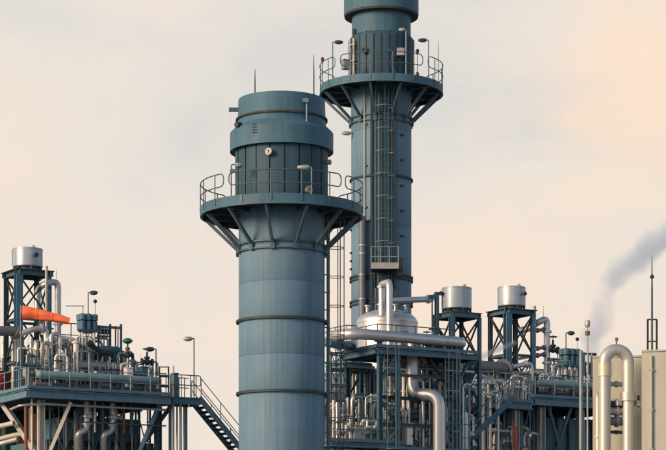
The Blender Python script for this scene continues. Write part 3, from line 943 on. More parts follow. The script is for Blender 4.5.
def lattice(label, fr, x0, x1, py0, py1, off, nx=4, ny=3, wd=0.09, m='steel_teal', z0=None, depth=0.8):
    """light steel support trestle: posts, rungs and cross braces in two planes"""
    zt, zb = fr.P((x0 + x1) / 2, py0, off).z, (z0 if z0 is not None else fr.P((x0 + x1) / 2, py1, off).z)
    T = Thing('support_trestle', label, 'frame', fr.Z((x0 + x1) / 2, zb, off))
    for o in (off, off + depth):
        for k in range(nx + 1):
            px = x0 + (x1 - x0) * k / nx
            T.part('post', MB().bar(fr.Z(px, zb, o), fr.Z(px, zt, o), wd), m)
        for j in range(ny):
            zv = zt - (zt - zb) * j / ny - 0.06
            T.part('rung_beam', MB().bar(fr.Z(x0, zv, o), fr.Z(x1, zv, o), wd * 0.9, wd * 1.1), m)
    for k in range(nx):
        xa, xb = x0 + (x1 - x0) * k / nx, x0 + (x1 - x0) * (k + 1) / nx
        if k % 2: xa, xb = xb, xa
        for j in range(ny):
            T.part('brace', MB().bar(fr.Z(xa, zt - (zt - zb) * j / ny, off + 0.01), fr.Z(xb, zt - (zt - zb) * (j + 1) / ny, off + 0.01), wd * 0.55), m)
    return T

def free_ladder(label, fr, px, z0, z1, off):
    b = fr.Z(px, z0, off)
    T = Thing('caged_ladder', label, 'ladder', b)
    ladder(T, b, b + ZZ * (z1 - z0), -V, U, 0.42, True, 'rail_pale', 0.9, 0.34)
    return T

# small plant between the big pieces: seeded, each a thing of its own
ORD = ['first', 'second', 'third', 'fourth', 'fifth', 'sixth', 'seventh', 'eighth', 'ninth', 'tenth', 'eleventh', 'twelfth', 'thirteenth', 'fourteenth', 'fifteenth', 'sixteenth']
HUE = {'pale_blue': 'pale blue', 'silver': 'silver', 'silver_dull': 'dull silver', 'steel_blue': 'blue', 'pale_paint': 'pale', 'grey_pipe': 'dark grey', 'steel_teal': 'teal', 'galv': 'grey', 'white_paint': 'white', 'steel_dark': 'dark'}
def clutter(fr, x0, x1, z, off0, off1, n, seed, where, zmax=1.6, mix=(0.36, 0.60, 0.74, 0.88)):
    rnd = random.Random(seed)
    cnt = {}
    def nth(kind):
        cnt[kind] = cnt.get(kind, 0) + 1
        return ORD[cnt[kind] - 1]
    for k in range(n):
        px = x0 + (x1 - x0) * (k + rnd.uniform(0.15, 0.85)) / n
        off = rnd.uniform(off0, off1)
        b = fr.Z(px, z, off)
        t = rnd.random()
        if t < mix[0]:
            h = rnd.uniform(0.6, 1.0) * zmax
            rr = rnd.choice((0.05, 0.07, 0.09, 0.12))
            mm = rnd.choice(('silver', 'silver', 'silver_dull', 'steel_blue', 'pale_paint', 'pale_paint', 'white_paint'))
            d = rnd.choice((U, -U)) * rnd.uniform(0.4, 1.4)
            pts = [b, b + ZZ * h, b + ZZ * h + d]
            if rnd.random() < 0.7:
                pts.append(b + ZZ * h * rnd.uniform(0.1, 0.5) + d)
            pipe('%s looping pipe, %s from the left %s' % (HUE[mm], nth('p'), where), pts, rr, mm, flanges=(0.12, 0.55, 0.9), group='small pipes ' + where, n=12)
        elif t < mix[1]:
            hh = rnd.uniform(0.25, 0.75) * zmax
            mm = rnd.choice(('steel_blue', 'pale_paint', 'silver_dull', 'galv', 'silver'))
            T = valve('%s hand-wheel valve, %s from the left %s' % (HUE[mm], nth('v'), where), b + ZZ * hh, rnd.uniform(0.9, 1.5), mm, rnd.choice(('steel_dark', 'steel_dark', 'red_paint')), group='valves ' + where)
            T.part('stub_pipe', MB().cyl(b, b + ZZ * (hh - 0.1), 0.06, 10).cyl(b, b + ZZ * 0.04, 0.11, 10), 'silver_dull')
        elif t < mix[2]:
            mm = rnd.choice(('steel_blue', 'silver_dull', 'white_paint'))
            instrument('%s-headed gauge, %s from the left %s' % (HUE[mm], nth('g'), where), b, rnd.uniform(0.5, 0.8) * zmax, 'galv', mm, group='gauge stands ' + where)
        elif t < mix[3]:
            mm = rnd.choice(('galv', 'white_paint', 'steel_blue', 'silver_dull'))
            box_unit('%s equipment cabinet, %s from the left %s' % (HUE[mm], nth('c'), where), b, rnd.uniform(0.3, 0.6), 0.35, min(zmax, rnd.uniform(0.6, 1.1)), mm, group='cabinets ' + where)
        else:
            mm = rnd.choice(('steel_blue', 'steel_teal', 'silver_dull'))
            motor('%s motor-driven pump, %s from the left %s' % (HUE[mm], nth('m'), where), b, rnd.uniform(0.8, 1.1), mm, group='pumps ' + where)

def bank(fr, x0, x1, z0, py, off, n, seed, where, rr=(0.05, 0.12), mats=('silver', 'silver_dull', 'steel_blue', 'pale_paint', 'white_paint')):
    """row of upright pipes with flanges; tops at about py, some turn over"""
    rnd = random.Random(seed)
    for k in range(n):
        px = x0 + (x1 - x0) * (k + rnd.uniform(0.2, 0.8)) / n
        o = off + rnd.uniform(-0.3, 0.3)
        top = fr.P(px, py + rnd.uniform(-5, 7), o)
        r_ = rnd.uniform(*rr)
        mm = rnd.choice(mats)
        pts = [Vector((top.x, top.y, z0)), top]
        if rnd.random() < 0.45:
            pts += [top + rnd.choice((U, -U, V)) * rnd.uniform(0.3, 0.9)]
            if rnd.random() < 0.6:
                pts += [pts[-1] - ZZ * rnd.uniform(0.5, 1.6)]
        pipe('%s upright pipe, %s from the left %s' % (HUE[mm], ORD[k], where), pts, r_, mm, flanges=[rnd.uniform(0.3, 0.6), rnd.uniform(0.65, 0.95)], group='upright pipes ' + where, n=12)

# ------------------------------------------------------------------ left unit
A = Frame(105.0, 28)
zA = A.P(28, 388, 0).z
WL = 'on the left unit deck'
P = A.P
deck('large blue raised deck at far left carrying drum, pipes and valves', A, 28, 171, zA, 9.0, 0.38,
     cols=((41, 1.0, 'pale_paint'), (158, 1.4, 'steel_teal'), (41, 7.5, 'steel_teal'), (158, 7.5, 'steel_teal'), (100, 7.5, 'steel_teal')),
     braces=((P(2, 402, 4.3), P(40, 458, 1.1), 0.24, 'silver_dull'), (P(71, 402, 0.3), P(43, 468, 1.0), 0.15, 'pale_paint'),
             (P(160, 404, 0.4), P(131, 472, 1.4), 0.18, 'steel_blue'), (P(171, 406, 1.6), P(146, 440, 1.5), 0.16, 'steel_teal')))
a, b = A.Z(28.5, zA, 0.02), A.Z(170, zA, 0.02)
handrail('guard rail along the front edge of the left unit deck', [a, b], sp=1.12, mt='rail_pale', h=1.0)
handrail('guard rail along the receding left side of the left unit deck', [A.Z(28.5, zA, 0.02) + V * 0.3, A.Z(28.5, zA, 0.02) + V * 8.6], sp=0.9, mt='rail_pale', h=1.0)
handrail('inner guard rail behind the blue header on the left unit', [A.Z(34, zA, 1.5), A.Z(166, zA, 1.5)], sp=1.3, mt='rail_paint', h=1.25, toe=False)
handrail('high guard rail beside the windsock tip on the left unit', [P(60, 347, 3.6), P(82, 348, 3.6)], sp=0.7, mt='rail_paint', h=1.2)

def header(label, fr, px0, px1, py, off, r, m, saddles=3, z=None, mm=None):
    p, q = fr.P(px0, py, off), fr.P(px1, py, off)
    q = fr.Z(px1, p.z, off)
    T = Thing('header_vessel', label, 'vessel', Vector((p.x, p.y, z if z else p.z - r)))
    d = (q - p).normalized()
    pts = [p - d * r * 0.9, p - d * r * 0.75, p - d * r * 0.4, p] + [q, q + d * r * 0.4, q + d * r * 0.75, q + d * r * 0.9]
    T.part('vessel_shell', MB().tube(pts, [r * 0.12, r * 0.6, r * 0.9, r, r, r * 0.9, r * 0.6, r * 0.12], 24), m, angle=50)
    n = max(2, int((q - p).length / 1.3))
    for k in range(n + 1):
        c = p.lerp(q, k / n)
        T.part('girth_band', MB().cyl(c - d * 0.03, c + d * 0.03, r * 1.03, 24), mm or m)
    if z:
        for k in range(saddles):
            c = p.lerp(q, (k + 0.5) / saddles)
            T.part('saddle', MB().box(Vector((c.x, c.y, (c.z - r * 0.6 + z) / 2)), 0.16, r * 1.5, c.z - r * 0.6 - z, d, d.cross(ZZ)), 'steel_teal')
    return T
header('long pale blue header vessel just behind the left deck rail', A, 40, 157, 374.5, 0.75, 0.21, 'pale_blue', 5, zA)
header('lower dark header under the pale blue vessel on the left deck', A, 36, 160, 384, 1.0, 0.10, 'grey_pipe', 4, zA)
header('second silver-blue header behind the first on the left deck', A, 30, 120, 362, 2.4, 0.24, 'silver_dull', 4, zA)
header('third grey header high among the left deck pipes', A, 26, 100, 352, 3.2, 0.16, 'grey_pipe', 4, zA)

# drum tower
dc = P(27.6, 272, 4.0)
md = A.m(27.6, 4.0)
drum('silver drum on the tall frame at the far left above the windsock', dc, 15.0 * md, 18.5 * md)
table('tall blue frame under the far left silver drum', dc, 1.62, dc.z - 0.026, zA, over=0.22)
# windsock
ws = P(22, 312.5, 1.2)
T = Thing('windsock', 'bright orange windsock blowing to the right at far left', 'windsock', Vector((ws.x, ws.y, zA)))
T.part('pole', MB().tube([Vector((ws.x - 0.05, ws.y, zA)), Vector((ws.x - 0.05, ws.y, ws.z + 0.36))], 0.045, 10), 'steel_blue')
m_ = A.m(30, 1.2)
tip = P(69.5, 321.3, 0.4)
k = 16
sock = MB()
cen, rad = [], []
for i in range(k + 1):
    t = i / k
    cen.append(ws.lerp(tip, t) + ZZ * (0.05 * math.sin(math.pi * t) + 0.012 * math.sin(9 * t)))
    rad.append((6.6 * (1 - t) + 3.3 * t) * m_ * (1 + 0.05 * math.sin(17 * t)))
sock.tube(cen, rad, 22, cap=False)
sock.tube([c_ for c_ in cen], [r_ - 0.012 for r_ in rad], 22, cap=False)
for i_, v_ in enumerate(sock.v):
    ring_i, j_ = (i_ // 22) % (k + 1), i_ % 22
    t_ = ring_i / k
    cc = cen[ring_i]
    sock.v[i_] = cc + (v_ - cc) * (1 + (0.03 + 0.09 * t_) * math.sin(j_ / 22 * 2 * math.pi * 5 + 6 * t_) + 0.02 * math.sin(j_ * 2.1 + ring_i))
so = T.part('sock', sock, 'orange_cloth', angle=80)
for t_ in (0.33, 0.66):
    i_ = int(t_ * k)
    T.part('stitched_band', MB().tube([sock.v[i_ * 22 + j_] * 1.0 + (sock.v[i_ * 22 + j_] - cen[i_]) * 0.02 for j_ in range(22)], 0.014, 6, True), 'orange_cloth', so)
d = (tip - ws).normalized()
ring_ = [ws + Matrix.Rotation(2 * math.pi * j / 20, 3, d) @ (ZZ * 6.6 * m_) for j in range(20)]
T.part('mouth_ring', MB().tube(ring_, 0.02, 6, True), 'galv')
T.part('swivel_arm', MB().bar(ws - d * 0.1 + ZZ * 0.1, ws + d * 0.35 + ZZ * 0.3, 0.04), 'galv')

# tall pipes by the drum
pipe('tall silver gooseneck pipe right of the far left drum', [A.Z(58, zA, 3.0), P(58, 281, 3.0), P(45, 284, 3.0), P(38, 288, 3.6), P(37, 320, 3.6)], 3.2 * md, 'silver', 0.36, (0.12, 0.3, 0.43), 0.9)
pipe('thin grey standpipe between the far left drum and gooseneck', [A.Z(46.5, zA, 2.8), P(46.5, 266, 2.8)], 1.5 * md, 'galv', flanges=(0.2, 0.5, 0.8))
single('vent_rod', MB().tube([P(56.5, 282, 3.0), P(56.5, 269, 3.0)], 0.016, 6), 'galv', 'hair-thin rod standing above the left gooseneck pipe', 'rod')
pipe('thick dark horizontal pipe entering at the left edge of the picture', [P(-30, 331, 3.2), P(19, 331, 3.2), P(19, 362, 3.2)], 5.0 * md, 'grey_pipe', 0.4, (0.62,))
pipe('pale pipe running right from the windsock pole', [P(20, 334, 2.6), P(34, 329, 2.4), P(46, 327.5, 2.4), A.Z(48, zA, 2.4)], 2.8 * md, 'silver', 0.3, (0.25, 0.5))
pipe('white upright pipe in the middle of the left unit', [A.Z(76, zA, 1.9), P(76, 341, 1.9)], 2.9 * md, 'white_paint', flanges=(0.55, 0.97))
for px, py, rr, mt, off in ((31, 338, 1.6, 'silver', 1.9), (36, 345, 2.2, 'white_paint', 2.6), (51, 334, 2.2, 'silver', 2.2), (63.5, 336, 2.4, 'silver_dull', 3.6), (68, 343, 2.0, 'grey_pipe', 2.2), (42, 343, 2.2, 'silver_dull', 1.9), (6, 330, 2.2, 'silver', 5.0), (3, 338, 1.6, 'white_paint', 6.0), (13, 342, 1.8, 'silver_dull', 4.4)):
    pipe({31: 'slim silver upright below the windsock mouth', 36: 'white upright right of the windsock pole', 51: 'silver upright beneath the windsock middle', 63.5: 'dull upright beneath the windsock tip',
          68: 'dark upright left of the white left-unit pipe', 42: 'grey upright between the windsock uprights', 6: 'silver upright at the left picture edge', 3: 'thin white upright at the very left edge', 13: 'dull upright below the thick dark pipe'}[px],
         [A.Z(px, zA, off), P(px, py, off)] + ([P(px + 9, py, off), P(px + 9, py + 16, off)] if px in (51, 68, 42) else []), rr * md, mt, 0.25, (0.3, 0.6, 0.93), n=12)
# cyclone cluster with lamp and ball rod
pot_group('cluster of blue separator pots in the middle of the left unit', A, 88.5, 332, 2.2, 0.95)
lamp('lamp above the separator pots of the left unit, head to the right', P(88.2, 314, 2.4), 21.5 * md, 0.3, size=0.36, head='steel_dark')
ball_rod('ball-tipped rod beside the lamp over the left separator pots', P(95.2, 314, 2.4), 0.55, 0.10)
single('cable_tray', MB().bar(P(66, 306, 3.2), P(84, 306, 3.2), 0.05, 0.04).bar(P(83, 306, 3.2), P(83, 314, 3.2), 0.03), 'galv', 'thin cable run reaching left from the separator pots', 'cable')
pipe('sloping dark pipe falling from the left separator pots', [P(88, 342, 2.0), P(95, 348, 2.0), P(104, 353, 2.0), P(112, 353, 2.0)], 2.4 * md, 'steel_dark', 0.3, (0.1, 0.9))
header('blue sloping-bottom drain vessel beside the left separator pots', A, 102, 117, 350, 2.6, 0.22, 'steel_blue', 2, zA)
# hanging frame with thin tubes
T = Thing('tube_rack', 'open rack of thin upright tubes right of the left separator pots', 'rack', A.Z(100, zA, 2.8))
for px in (98.5, 110.2, 121):
    T.part('rack_post', MB().bar(A.Z(px, zA, 2.8), P(px, 324 if px > 105 else 327, 2.8), 0.09), 'steel_teal')
T.part('rack_beam', MB().bar(P(97, 326.5, 2.8), P(121.5, 328.2, 2.8), 0.1, 0.12), 'steel_teal')
T.part('rack_beam', MB().bar(P(97, 336, 2.8), P(111, 336.6, 2.8), 0.07, 0.09), 'steel_teal')
for px, mt in ((101, 'rail_pale'), (104, 'rail_pale'), (107.3, 'galv'), (115.5, 'rust_brown'), (118, 'pale_paint')):
    T.part('tube', MB().tube([A.Z(px, zA, 2.72), P(px, 326, 2.72)], 0.035, 8), mt)
T.part('tray', MB().box(P(104, 331.5, 2.9), 0.55, 0.3, 0.26, U, V), 'steel_dark')
# green ball valve
p = P(127.6, 341, 2.0)
T = Thing('actuated_valve', 'dark green domed valve actuator standing out against the sky', 'valve', A.Z(127.6, zA, 2.0))
T.part('actuator_dome', MB().sphere(p, 0.24, 20, 10, (1, 1, 0.62)).cyl(p - ZZ * 0.03, p + ZZ * 0.03, 0.26, 20), 'green_paint')
T.part('yoke', MB().cyl(p - ZZ * 0.62, p - ZZ * 0.1, 0.05, 10).cyl(p - ZZ * 0.45, p - ZZ * 0.33, 0.12, 12), 'rust_brown')
T.part('valve_body', MB().sphere(p - ZZ * 0.72, 0.15, 12, 8).cyl(p - ZZ * 0.72 - U * 0.28, p - ZZ * 0.72 + U * 0.28, 0.07, 10), 'steel_dark')
T.part('flange', MB().cyl(p - ZZ * 0.72 + U * 0.24, p - ZZ * 0.72 + U * 0.3, 0.14, 12), 'steel_dark')
T.part('stand_pipe', MB().cyl(A.Z(127.6, zA, 2.0), p - ZZ * 0.8, 0.06, 10), 'silver')
p = A.Z(128.3, zA, 1.3)
box_unit('white cabinet below the green valve actuator on the left deck', p, 0.36, 0.4, 1.38, 'white_paint', 'control_cabinet')
p = A.Z(143, zA, 1.6)
box_unit('small blue cabinet near the right end of the left deck', p, 0.36, 0.4, 1.5, 'steel_blue', 'control_cabinet')
valve('dark valve perched beside the blue cabinet on the left deck', P(147, 362, 1.6), 1.2, 'steel_dark')
lamp('lamp near the right end of the left deck, head to the left', A.Z(156, zA, 1.9), zA * 0 + (P(156, 349, 1.9).z - zA), -0.3, m='mauve_pipe', size=0.44, head='steel_dark')
single('sensor_pole', MB().tube([P(140.6, 368, 1.6), P(140.6, 354, 1.6)], 0.014, 6), 'galv', 'hair-thin sensor pole right of the white cabinet', 'rod')
clutter(A, 32, 152, zA, 1.4, 2.0, 16, 3, WL, 1.25)
clutter(A, 30, 126, zA, 2.8, 4.0, 16, 5, 'behind the headers of the left unit', 1.9)
clutter(A, -2, 30, zA, 4.5, 8.0, 11, 8, 'at the left side of the left unit', 2.0)
zm = P(60, 353, 4.2).z
A2 = Frame(105.0, 28); A2.c += 4.0
deck('grating mezzanine deep on the left unit carrying small plant', A2, 28, 98, zm, 2.4, 0.2, cols=((33, 0.2, 'steel_teal'), (92, 0.2, 'steel_teal'), (33, 2.2, 'steel_teal'), (92, 2.2, 'steel_teal')), joists=4, colw=0.16)
clutter(A, 31, 94, zm, 4.3, 5.6, 13, 21, 'on the left unit mezzanine', 0.85)
bank(A, 36, 84, zA, 343, 2.5, 12, 31, 'below the windsock')
bank(A, 98, 124, zA, 357, 3.4, 6, 32, 'below the open tube rack')
box_unit('red hazard barrier cabinet at the left picture edge', P(5, 391, 5.2), 0.7, 0.4, 0.95, 'red_paint', 'hazard_cabinet')
clutter(A, 84, 157, zA, 1.15, 1.9, 14, 91, 'on the right half of the left deck', 1.05)
bank(A, 98, 156, zA, 364, 2.0, 14, 92, 'along the right half of the left deck', (0.03, 0.07), ('galv', 'pale_paint', 'white_paint', 'silver', 'steel_blue'))
bank(A, 24, 80, zA, 352, 1.4, 15, 93, 'at the front of the left unit', (0.03, 0.08), ('galv', 'pale_paint', 'white_paint', 'silver', 'steel_blue'))
clutter(A, 26, 84, zA, 1.2, 1.8, 14, 94, 'at the front of the left unit', 1.45)
bank(A, -4, 34, zA, 350, 5.6, 9, 95, 'at the left edge of the left unit', (0.05, 0.1))
lattice('light trestle between the windsock and the separator pots', A, 60, 84, 345, 388, 3.1, 3, 3, 0.06, z0=zA)
lattice('light trestle behind the white cabinet on the left deck', A, 118, 152, 361, 388, 2.5, 4, 2, 0.05, z0=zA)
free_ladder('caged ladder left of the separator pots on the left unit', A, 82, zA, P(82, 338, 2.9).z, 2.9)
bank(A, 34, 96, zA, 341, 2.9, 15, 97, 'in the heart of the left unit', (0.05, 0.11), ('white_paint', 'silver', 'pale_paint', 'galv', 'pale_blue'))
bank(A, 96, 134, zA, 352, 2.4, 9, 98, 'around the open tube rack', (0.04, 0.08), ('white_paint', 'silver', 'pale_paint', 'galv', 'pale_blue'))
# ladder hatch frame and landing
T = Thing('hatch_frame', 'dark ladder hatch frame where the left deck meets the stair landing', 'frame', A.Z(164, zA, 0.6))
for px in (159.5, 168.5):
    for off in (0.35, 1.05):
        T.part('hatch_post', MB().bar(A.Z(px, zA, off), P(px, 366.5, off), 0.06), 'steel_dark')
for py in (367, 376, 386):
    T.part('hatch_bar', MB().bar(P(159.5, py, 0.35), P(168.5, py, 0.35), 0.05), 'steel_dark')
    T.part('hatch_bar', MB().bar(P(159.5, py, 1.05), P(168.5, py, 1.05), 0.05), 'steel_dark')
box_unit('teal control post standing on the stair landing', A.Z(174.5, zA - 0.35, 0.9), 0.3, 0.3, 1.55, 'steel_blue', 'control_cabinet')
single('slim_post', MB().tube([A.Z(173.2, zA - 0.35, 0.6), P(173.2, 366, 0.6)], 0.05, 8), 'galv', 'slim grey post rising beside the landing control post', 'post')

zl = P(186, 397.5, 0.3).z
la, lb = A.Z(171.8, zl, 0.2), A.Z(200, zl, 0.2)
T = Thing('stair_landing', 'small blue stair landing at the right end of the left unit', 'landing', Vector((la.x, la.y, 0)))
c = (la + lb) / 2 + V * 0.65
Ll = (lb - la).length
T.part('floor_plate', MB().box(c - ZZ * 0.02, Ll, 1.3, 0.04, U, V), 'steel_dark')
for o in (0, 1.3):
    T.part('edge_beam', MB().hbar(la + V * o - ZZ * 0.2, lb + V * o - ZZ * 0.2, 0.14, 0.32), 'steel_blue')
for e2 in (la, lb):
    T.part('edge_beam', MB().hbar(e2 + V * 0.08 - ZZ * 0.2, e2 + V * 1.22 - ZZ * 0.2, 0.14, 0.312), 'steel_blue')
for px, off in ((173, 0.25), (180.5, 0.25), (170, 1.4), (186, 1.4)):
    p = A.Z(px, 0, off)
    T.part('support_post', MB().cyl(p, p + ZZ * (zl - 0.36), 0.075, 10), 'rail_pale')
for px in (177, 184):
    p = A.Z(px, 0, 0.9)
    T.part('down_pipe', MB().cyl(p, p + ZZ * (zl - 0.36), 0.05, 10), 'galv')
hp = [la + U * 0.1, lb - U * 0.25]
rp = [lb + V * 1.3 - U * 0.05]
up = ZZ * 1.1
for h, nm in ((1.1, 'top_rail'), (0.6, 'mid_rail')):
    T.part(nm, MB().tube([la + ZZ * h, lb - U * 0.18 + ZZ * h], 0.026, 8), 'rail_paint')
    T.part(nm, MB().tube([la + V * 1.3 + ZZ * h, lb + V * 1.3 + ZZ * h], 0.026, 8), 'rail_paint')
for f in (0.02, 0.34, 0.66, 0.86):
    for o in (0, 1.3):
        p = la.lerp(lb, f) + V * o
        T.part('rail_post', MB().tube([p, p + up], 0.026, 8), 'rail_paint')
pe = lb - U * 0.18
T.part('end_loop', MB().tube(fillet([pe + ZZ * 1.1, pe + ZZ * 1.1 + U * 0.22, pe + ZZ * 0.6 + U * 0.22, pe + ZZ * 0.6], 0.14, 6), 0.026, 8), 'rail_paint')
lamp('tall lamp post on the stair landing, head to the left', A.Z(194, zl, 0.5), P(194, 338.5, 0.5).z - zl, -0.28, m='rail_paint', size=0.44, head='galv')
stair('blue open-tread stair falling from the left landing toward the nearer stack', lb + U * 0.06 - ZZ * 0.08, U, 44, 0.21, 0.2, 1.05, m='steel_blue')

# under the left deck
pipe('pale pipe slung along below the left deck edge', [A.Z(20, zA - 0.9, 0.5) + V * 1.2, A.Z(20, zA - 0.80, 0.5), A.Z(44, zA - 0.68, 0.4), A.Z(166, zA - 0.68, 0.4)], 0.06, 'silver_dull', 0.25)
pipe('thin teal line below the pale slung pipe under the left deck', [A.Z(60, zA - 1.45, 0.6), A.Z(166, zA - 1.45, 0.6)], 0.035, 'steel_teal')
for px, lb_ in ((87, 'left one of two short silver elbow pipes hanging under the left deck'), (112.5, 'right one of two short silver elbow pipes hanging under the left deck')):
    pipe(lb_, [A.Z(px, zA - 0.4, 1.2), A.Z(px, zA - 1.75, 1.2), A.Z(px - 9, zA - 1.95, 1.2), A.Z(px - 9, zA - 4.0, 2.4)], 0.16, 'silver', 0.3, (0.17, 0.26))
    valve('valve on the elbow pipe under the left deck, ' + ('nearer the column' if px < 100 else 'farther from the column'), A.Z(px + 3.5, zA - 1.1, 1.1), 1.0, 'silver_dull')
for px, mt in ((95, 'silver_dull'), (103, 'steel_teal'), (124, 'rust_brown'), (131, 'steel_teal'), (32, 'pale_paint'), (139, 'steel_dark')):
    pipe({95: 'thin upright hanging between the two silver elbows', 103: 'thin teal upright left of the right silver elbow', 124: 'rusty thin upright under the left deck', 131: 'teal thin upright under the left deck right part',
          32: 'pale thin upright just left of the pale column', 139: 'dark thin upright under the right part of the left deck'}[px],
         [A.Z(px, zA - 0.4, 0.9), A.Z(px, zA - 1.9 - (2.5 if px == 32 else 0), 0.9)], 0.06, mt, flanges=(0.6,), n=10)
T = Thing('duct_casing', 'big dark blue ribbed duct casing under the left deck', 'duct', A.Z(100, 0, 4))
p0, p1 = A.Z(47, 0, 2.6), A.Z(152, 0, 2.6)
T.part('casing_wall', MB().box((p0 + p1) / 2 + V * 2.4 + ZZ * (zA - 2.2) / 2, (p1 - p0).length, 4.8, zA - 2.2, U, V), 'steel_blue')
q0, q1 = A.Z(60, zA - 2.2, 3.2), A.Z(140, zA - 2.2, 3.2)
T.part('casing_top', MB().box((q0 + q1) / 2 + V * 1.9 + ZZ * 0.6, (q1 - q0).length, 3.6, 1.19, U, V), 'steel_blue')
n = 9
for k in range(n + 1):
    p = p0.lerp(p1, k / n) - V * 0.02
    T.part('rib', MB().bar(p + ZZ * (zA - 2.2), p - V * 0.32 + ZZ * (zA - 4.6), 0.1, 0.14), 'steel_blue')
    T.part('rib', MB().bar(p - V * 0.32 + ZZ * (zA - 4.6), p - V * 0.32, 0.1, 0.14), 'steel_blue')
T.part('stiffener', MB().hbar(p0 - V * 0.1 + ZZ * (zA - 2.3), p1 - V * 0.1 + ZZ * (zA - 2.3), 0.2, 0.2), 'steel_dark')
bank(A, 56, 150, zA - 5.0, 404, 2.0, 13, 96, 'hanging below the left deck', (0.03, 0.09), ('steel_teal', 'silver_dull', 'grey_pipe', 'steel_blue', 'pale_paint'))
lattice('dark trestle below the left deck before the ribbed casing', A, 50, 150, 404, 450, 1.6, 7, 3, 0.08, 'steel_teal', z0=4.0, depth=0.5)
T = Thing('boiler_casing', 'broad dark blue casing closing the back below the left deck', 'casing', A.Z(80, 0, 8.8))
p0, p1 = A.Z(-20, 0, 8.3), A.Z(140, 0, 8.3)
T.part('casing_wall', MB().box((p0 + p1) / 2 + V * 0.3 + ZZ * (zA - 0.46) / 2, (p1 - p0).length, 0.3, zA - 0.46, U, V), 'steel_teal')
for k in range(8):
    p = p0.lerp(p1, (k + 0.5) / 8)
    T.part('buckstay', MB().hbar(p, p + ZZ * (zA - 0.6), 0.2, 0.2), 'steel_dark')
T = Thing('cabin', 'dark recessed cabin below the left side of the left deck', 'cabin', A.Z(20, 0, 5))
p0, p1 = A.Z(6, 0, 7.5), A.Z(44, 0, 7.5)
T.part('wall', MB().box((p0 + p1) / 2 + V * 1.2 + ZZ * 5.6, (p1 - p0).length, 2.2, 11.2, U, V), 'steel_dark')
T.part('door', MB().box((p0 + p1) / 2 - V * 0.02 + ZZ * 10.2, 0.9, 0.05, 1.7, U, V), 'rust_brown')
for py, x0, x1, mt in ((433, 10, 30, 'pale_paint'), (440, 3, 18, 'silver_dull'), (424, -4, 14, 'pale_paint')):
    pipe({433: 'short pale sloping beam-like pipe low at far left', 440: 'lower dull pipe low at far left', 424: 'bent pale pipe entering low at the left edge'}[py], [P(x0 - 14, py + 7, 4.2), P(x0, py + 3, 3.6), P(x1, py - 1, 2.6)], 0.12, mt, 0.3)
for px in (26, 30, 35):
    pipe({26: 'leftmost rusty upright beside the pale column', 30: 'middle rusty upright beside the pale column', 35: 'rusty upright nearest the pale column'}[px], [A.Z(px, 2, 2.0), A.Z(px, zA - 0.5 - (px - 26) * 0.06, 2.0)], 0.09, 'rust_brown' if px != 30 else 'pale_paint', n=10)

# ------------------------------------------------------------------ middle rack between the stacks and the right unit
B = Frame(104.0, 377)
P = B.P
zB = P(377, 347, 0).z
mb_ = B.m(400, 0)
WM = 'in the middle rack'
T = deck('blue steel deck of the middle pipe rack below the silver dome', B, 377, 478, zB, 3.3, 0.25,
     cols=((379.5, 0.2, 'steel_blue'), (397.5, 0.1, 'steel_blue'), (456.5, 0.2, 'steel_blue'), (382, 3.1, 'steel_teal'), (430, 3.1, 'steel_teal'), (470, 3.1, 'steel_teal')),
     braces=((P(397, 354, 0.15), P(381, 380, 0.2), 0.13, 'steel_blue'), (P(455, 356, 0.3), P(430, 392, 0.5), 0.12, 'steel_dark'), (P(428, 356, 0.6), P(452, 394, 0.5), 0.12, 'steel_dark'),
             (P(470, 358, 0.6), P(458, 384, 0.3), 0.11, 'steel_teal'), (P(398, 428, 0.2), P(380, 448, 0.2), 0.12, 'rail_pale'), (P(381, 400, 0.25), P(396, 425, 0.25), 0.10, 'steel_teal'),
             (P(456, 418, 0.3), P(430, 448, 0.4), 0.11, 'steel_blue')), joists=6, colw=0.2)
for py, x0, x1, off, wd, m2 in ((374, 381, 456, 0.25, 0.14, 'steel_teal'), (397, 381, 456, 0.25, 0.16, 'steel_dark'), (424, 381, 456, 0.25, 0.16, 'steel_teal'), (385, 384, 468, 3.1, 0.14, 'steel_dark'), (410, 384, 468, 3.1, 0.14, 'steel_teal'), (436, 384, 468, 3.1, 0.14, 'steel_teal')):
    p = P(x0, py, off); q = B.Z(x1, p.z, off)
    T.part('tie_beam', MB().hbar(p, q, wd, wd), m2)
handrail('guard rail around the silver dome on the middle rack deck', [B.Z(377, zB, 0) + V * 3.2 + U * 0.05, B.Z(377.4, zB, 0.05), B.Z(452, zB, 0.05)], sp=1.0, mt='rail_paint', h=1.1)
# left wing of the rack
T = deck('narrow teal wing deck left of the middle rack, behind the nearer stack ladder', Frame(109.0, 346), 346, 372, P(350, 353, 2).z, 2.0, 0.26,
     cols=((347.5, 0.15, 'steel_teal'), (361, 0.15, 'steel_blue'), (371, 0.15, 'steel_teal'), (349, 1.8, 'steel_teal'), (368, 1.8, 'steel_teal')), joists=3, colw=0.24)
BW = Frame(109.0, 346)
for py, m2 in ((372, 'steel_teal'), (398, 'steel_dark'), (420, 'steel_teal')):
    p = BW.P(347.5, py, 0.15)
    T.part('tie_beam', MB().hbar(p, BW.Z(371, p.z, 0.15), 0.13, 0.13), m2)
    T.part('brace', MB().bar(p, BW.P(360, py - 22, 0.17), 0.07), 'steel_dark')
zW = BW.P(350, 352.5, 0).z
handrail('little guard rail on the wing deck against the pale sky', [BW.Z(346, zW, 0) + V * 1.6, BW.Z(346.5, zW, 0.05), BW.Z(357, zW, 0.05)], sp=0.45, mt='rail_paint', h=1.35)
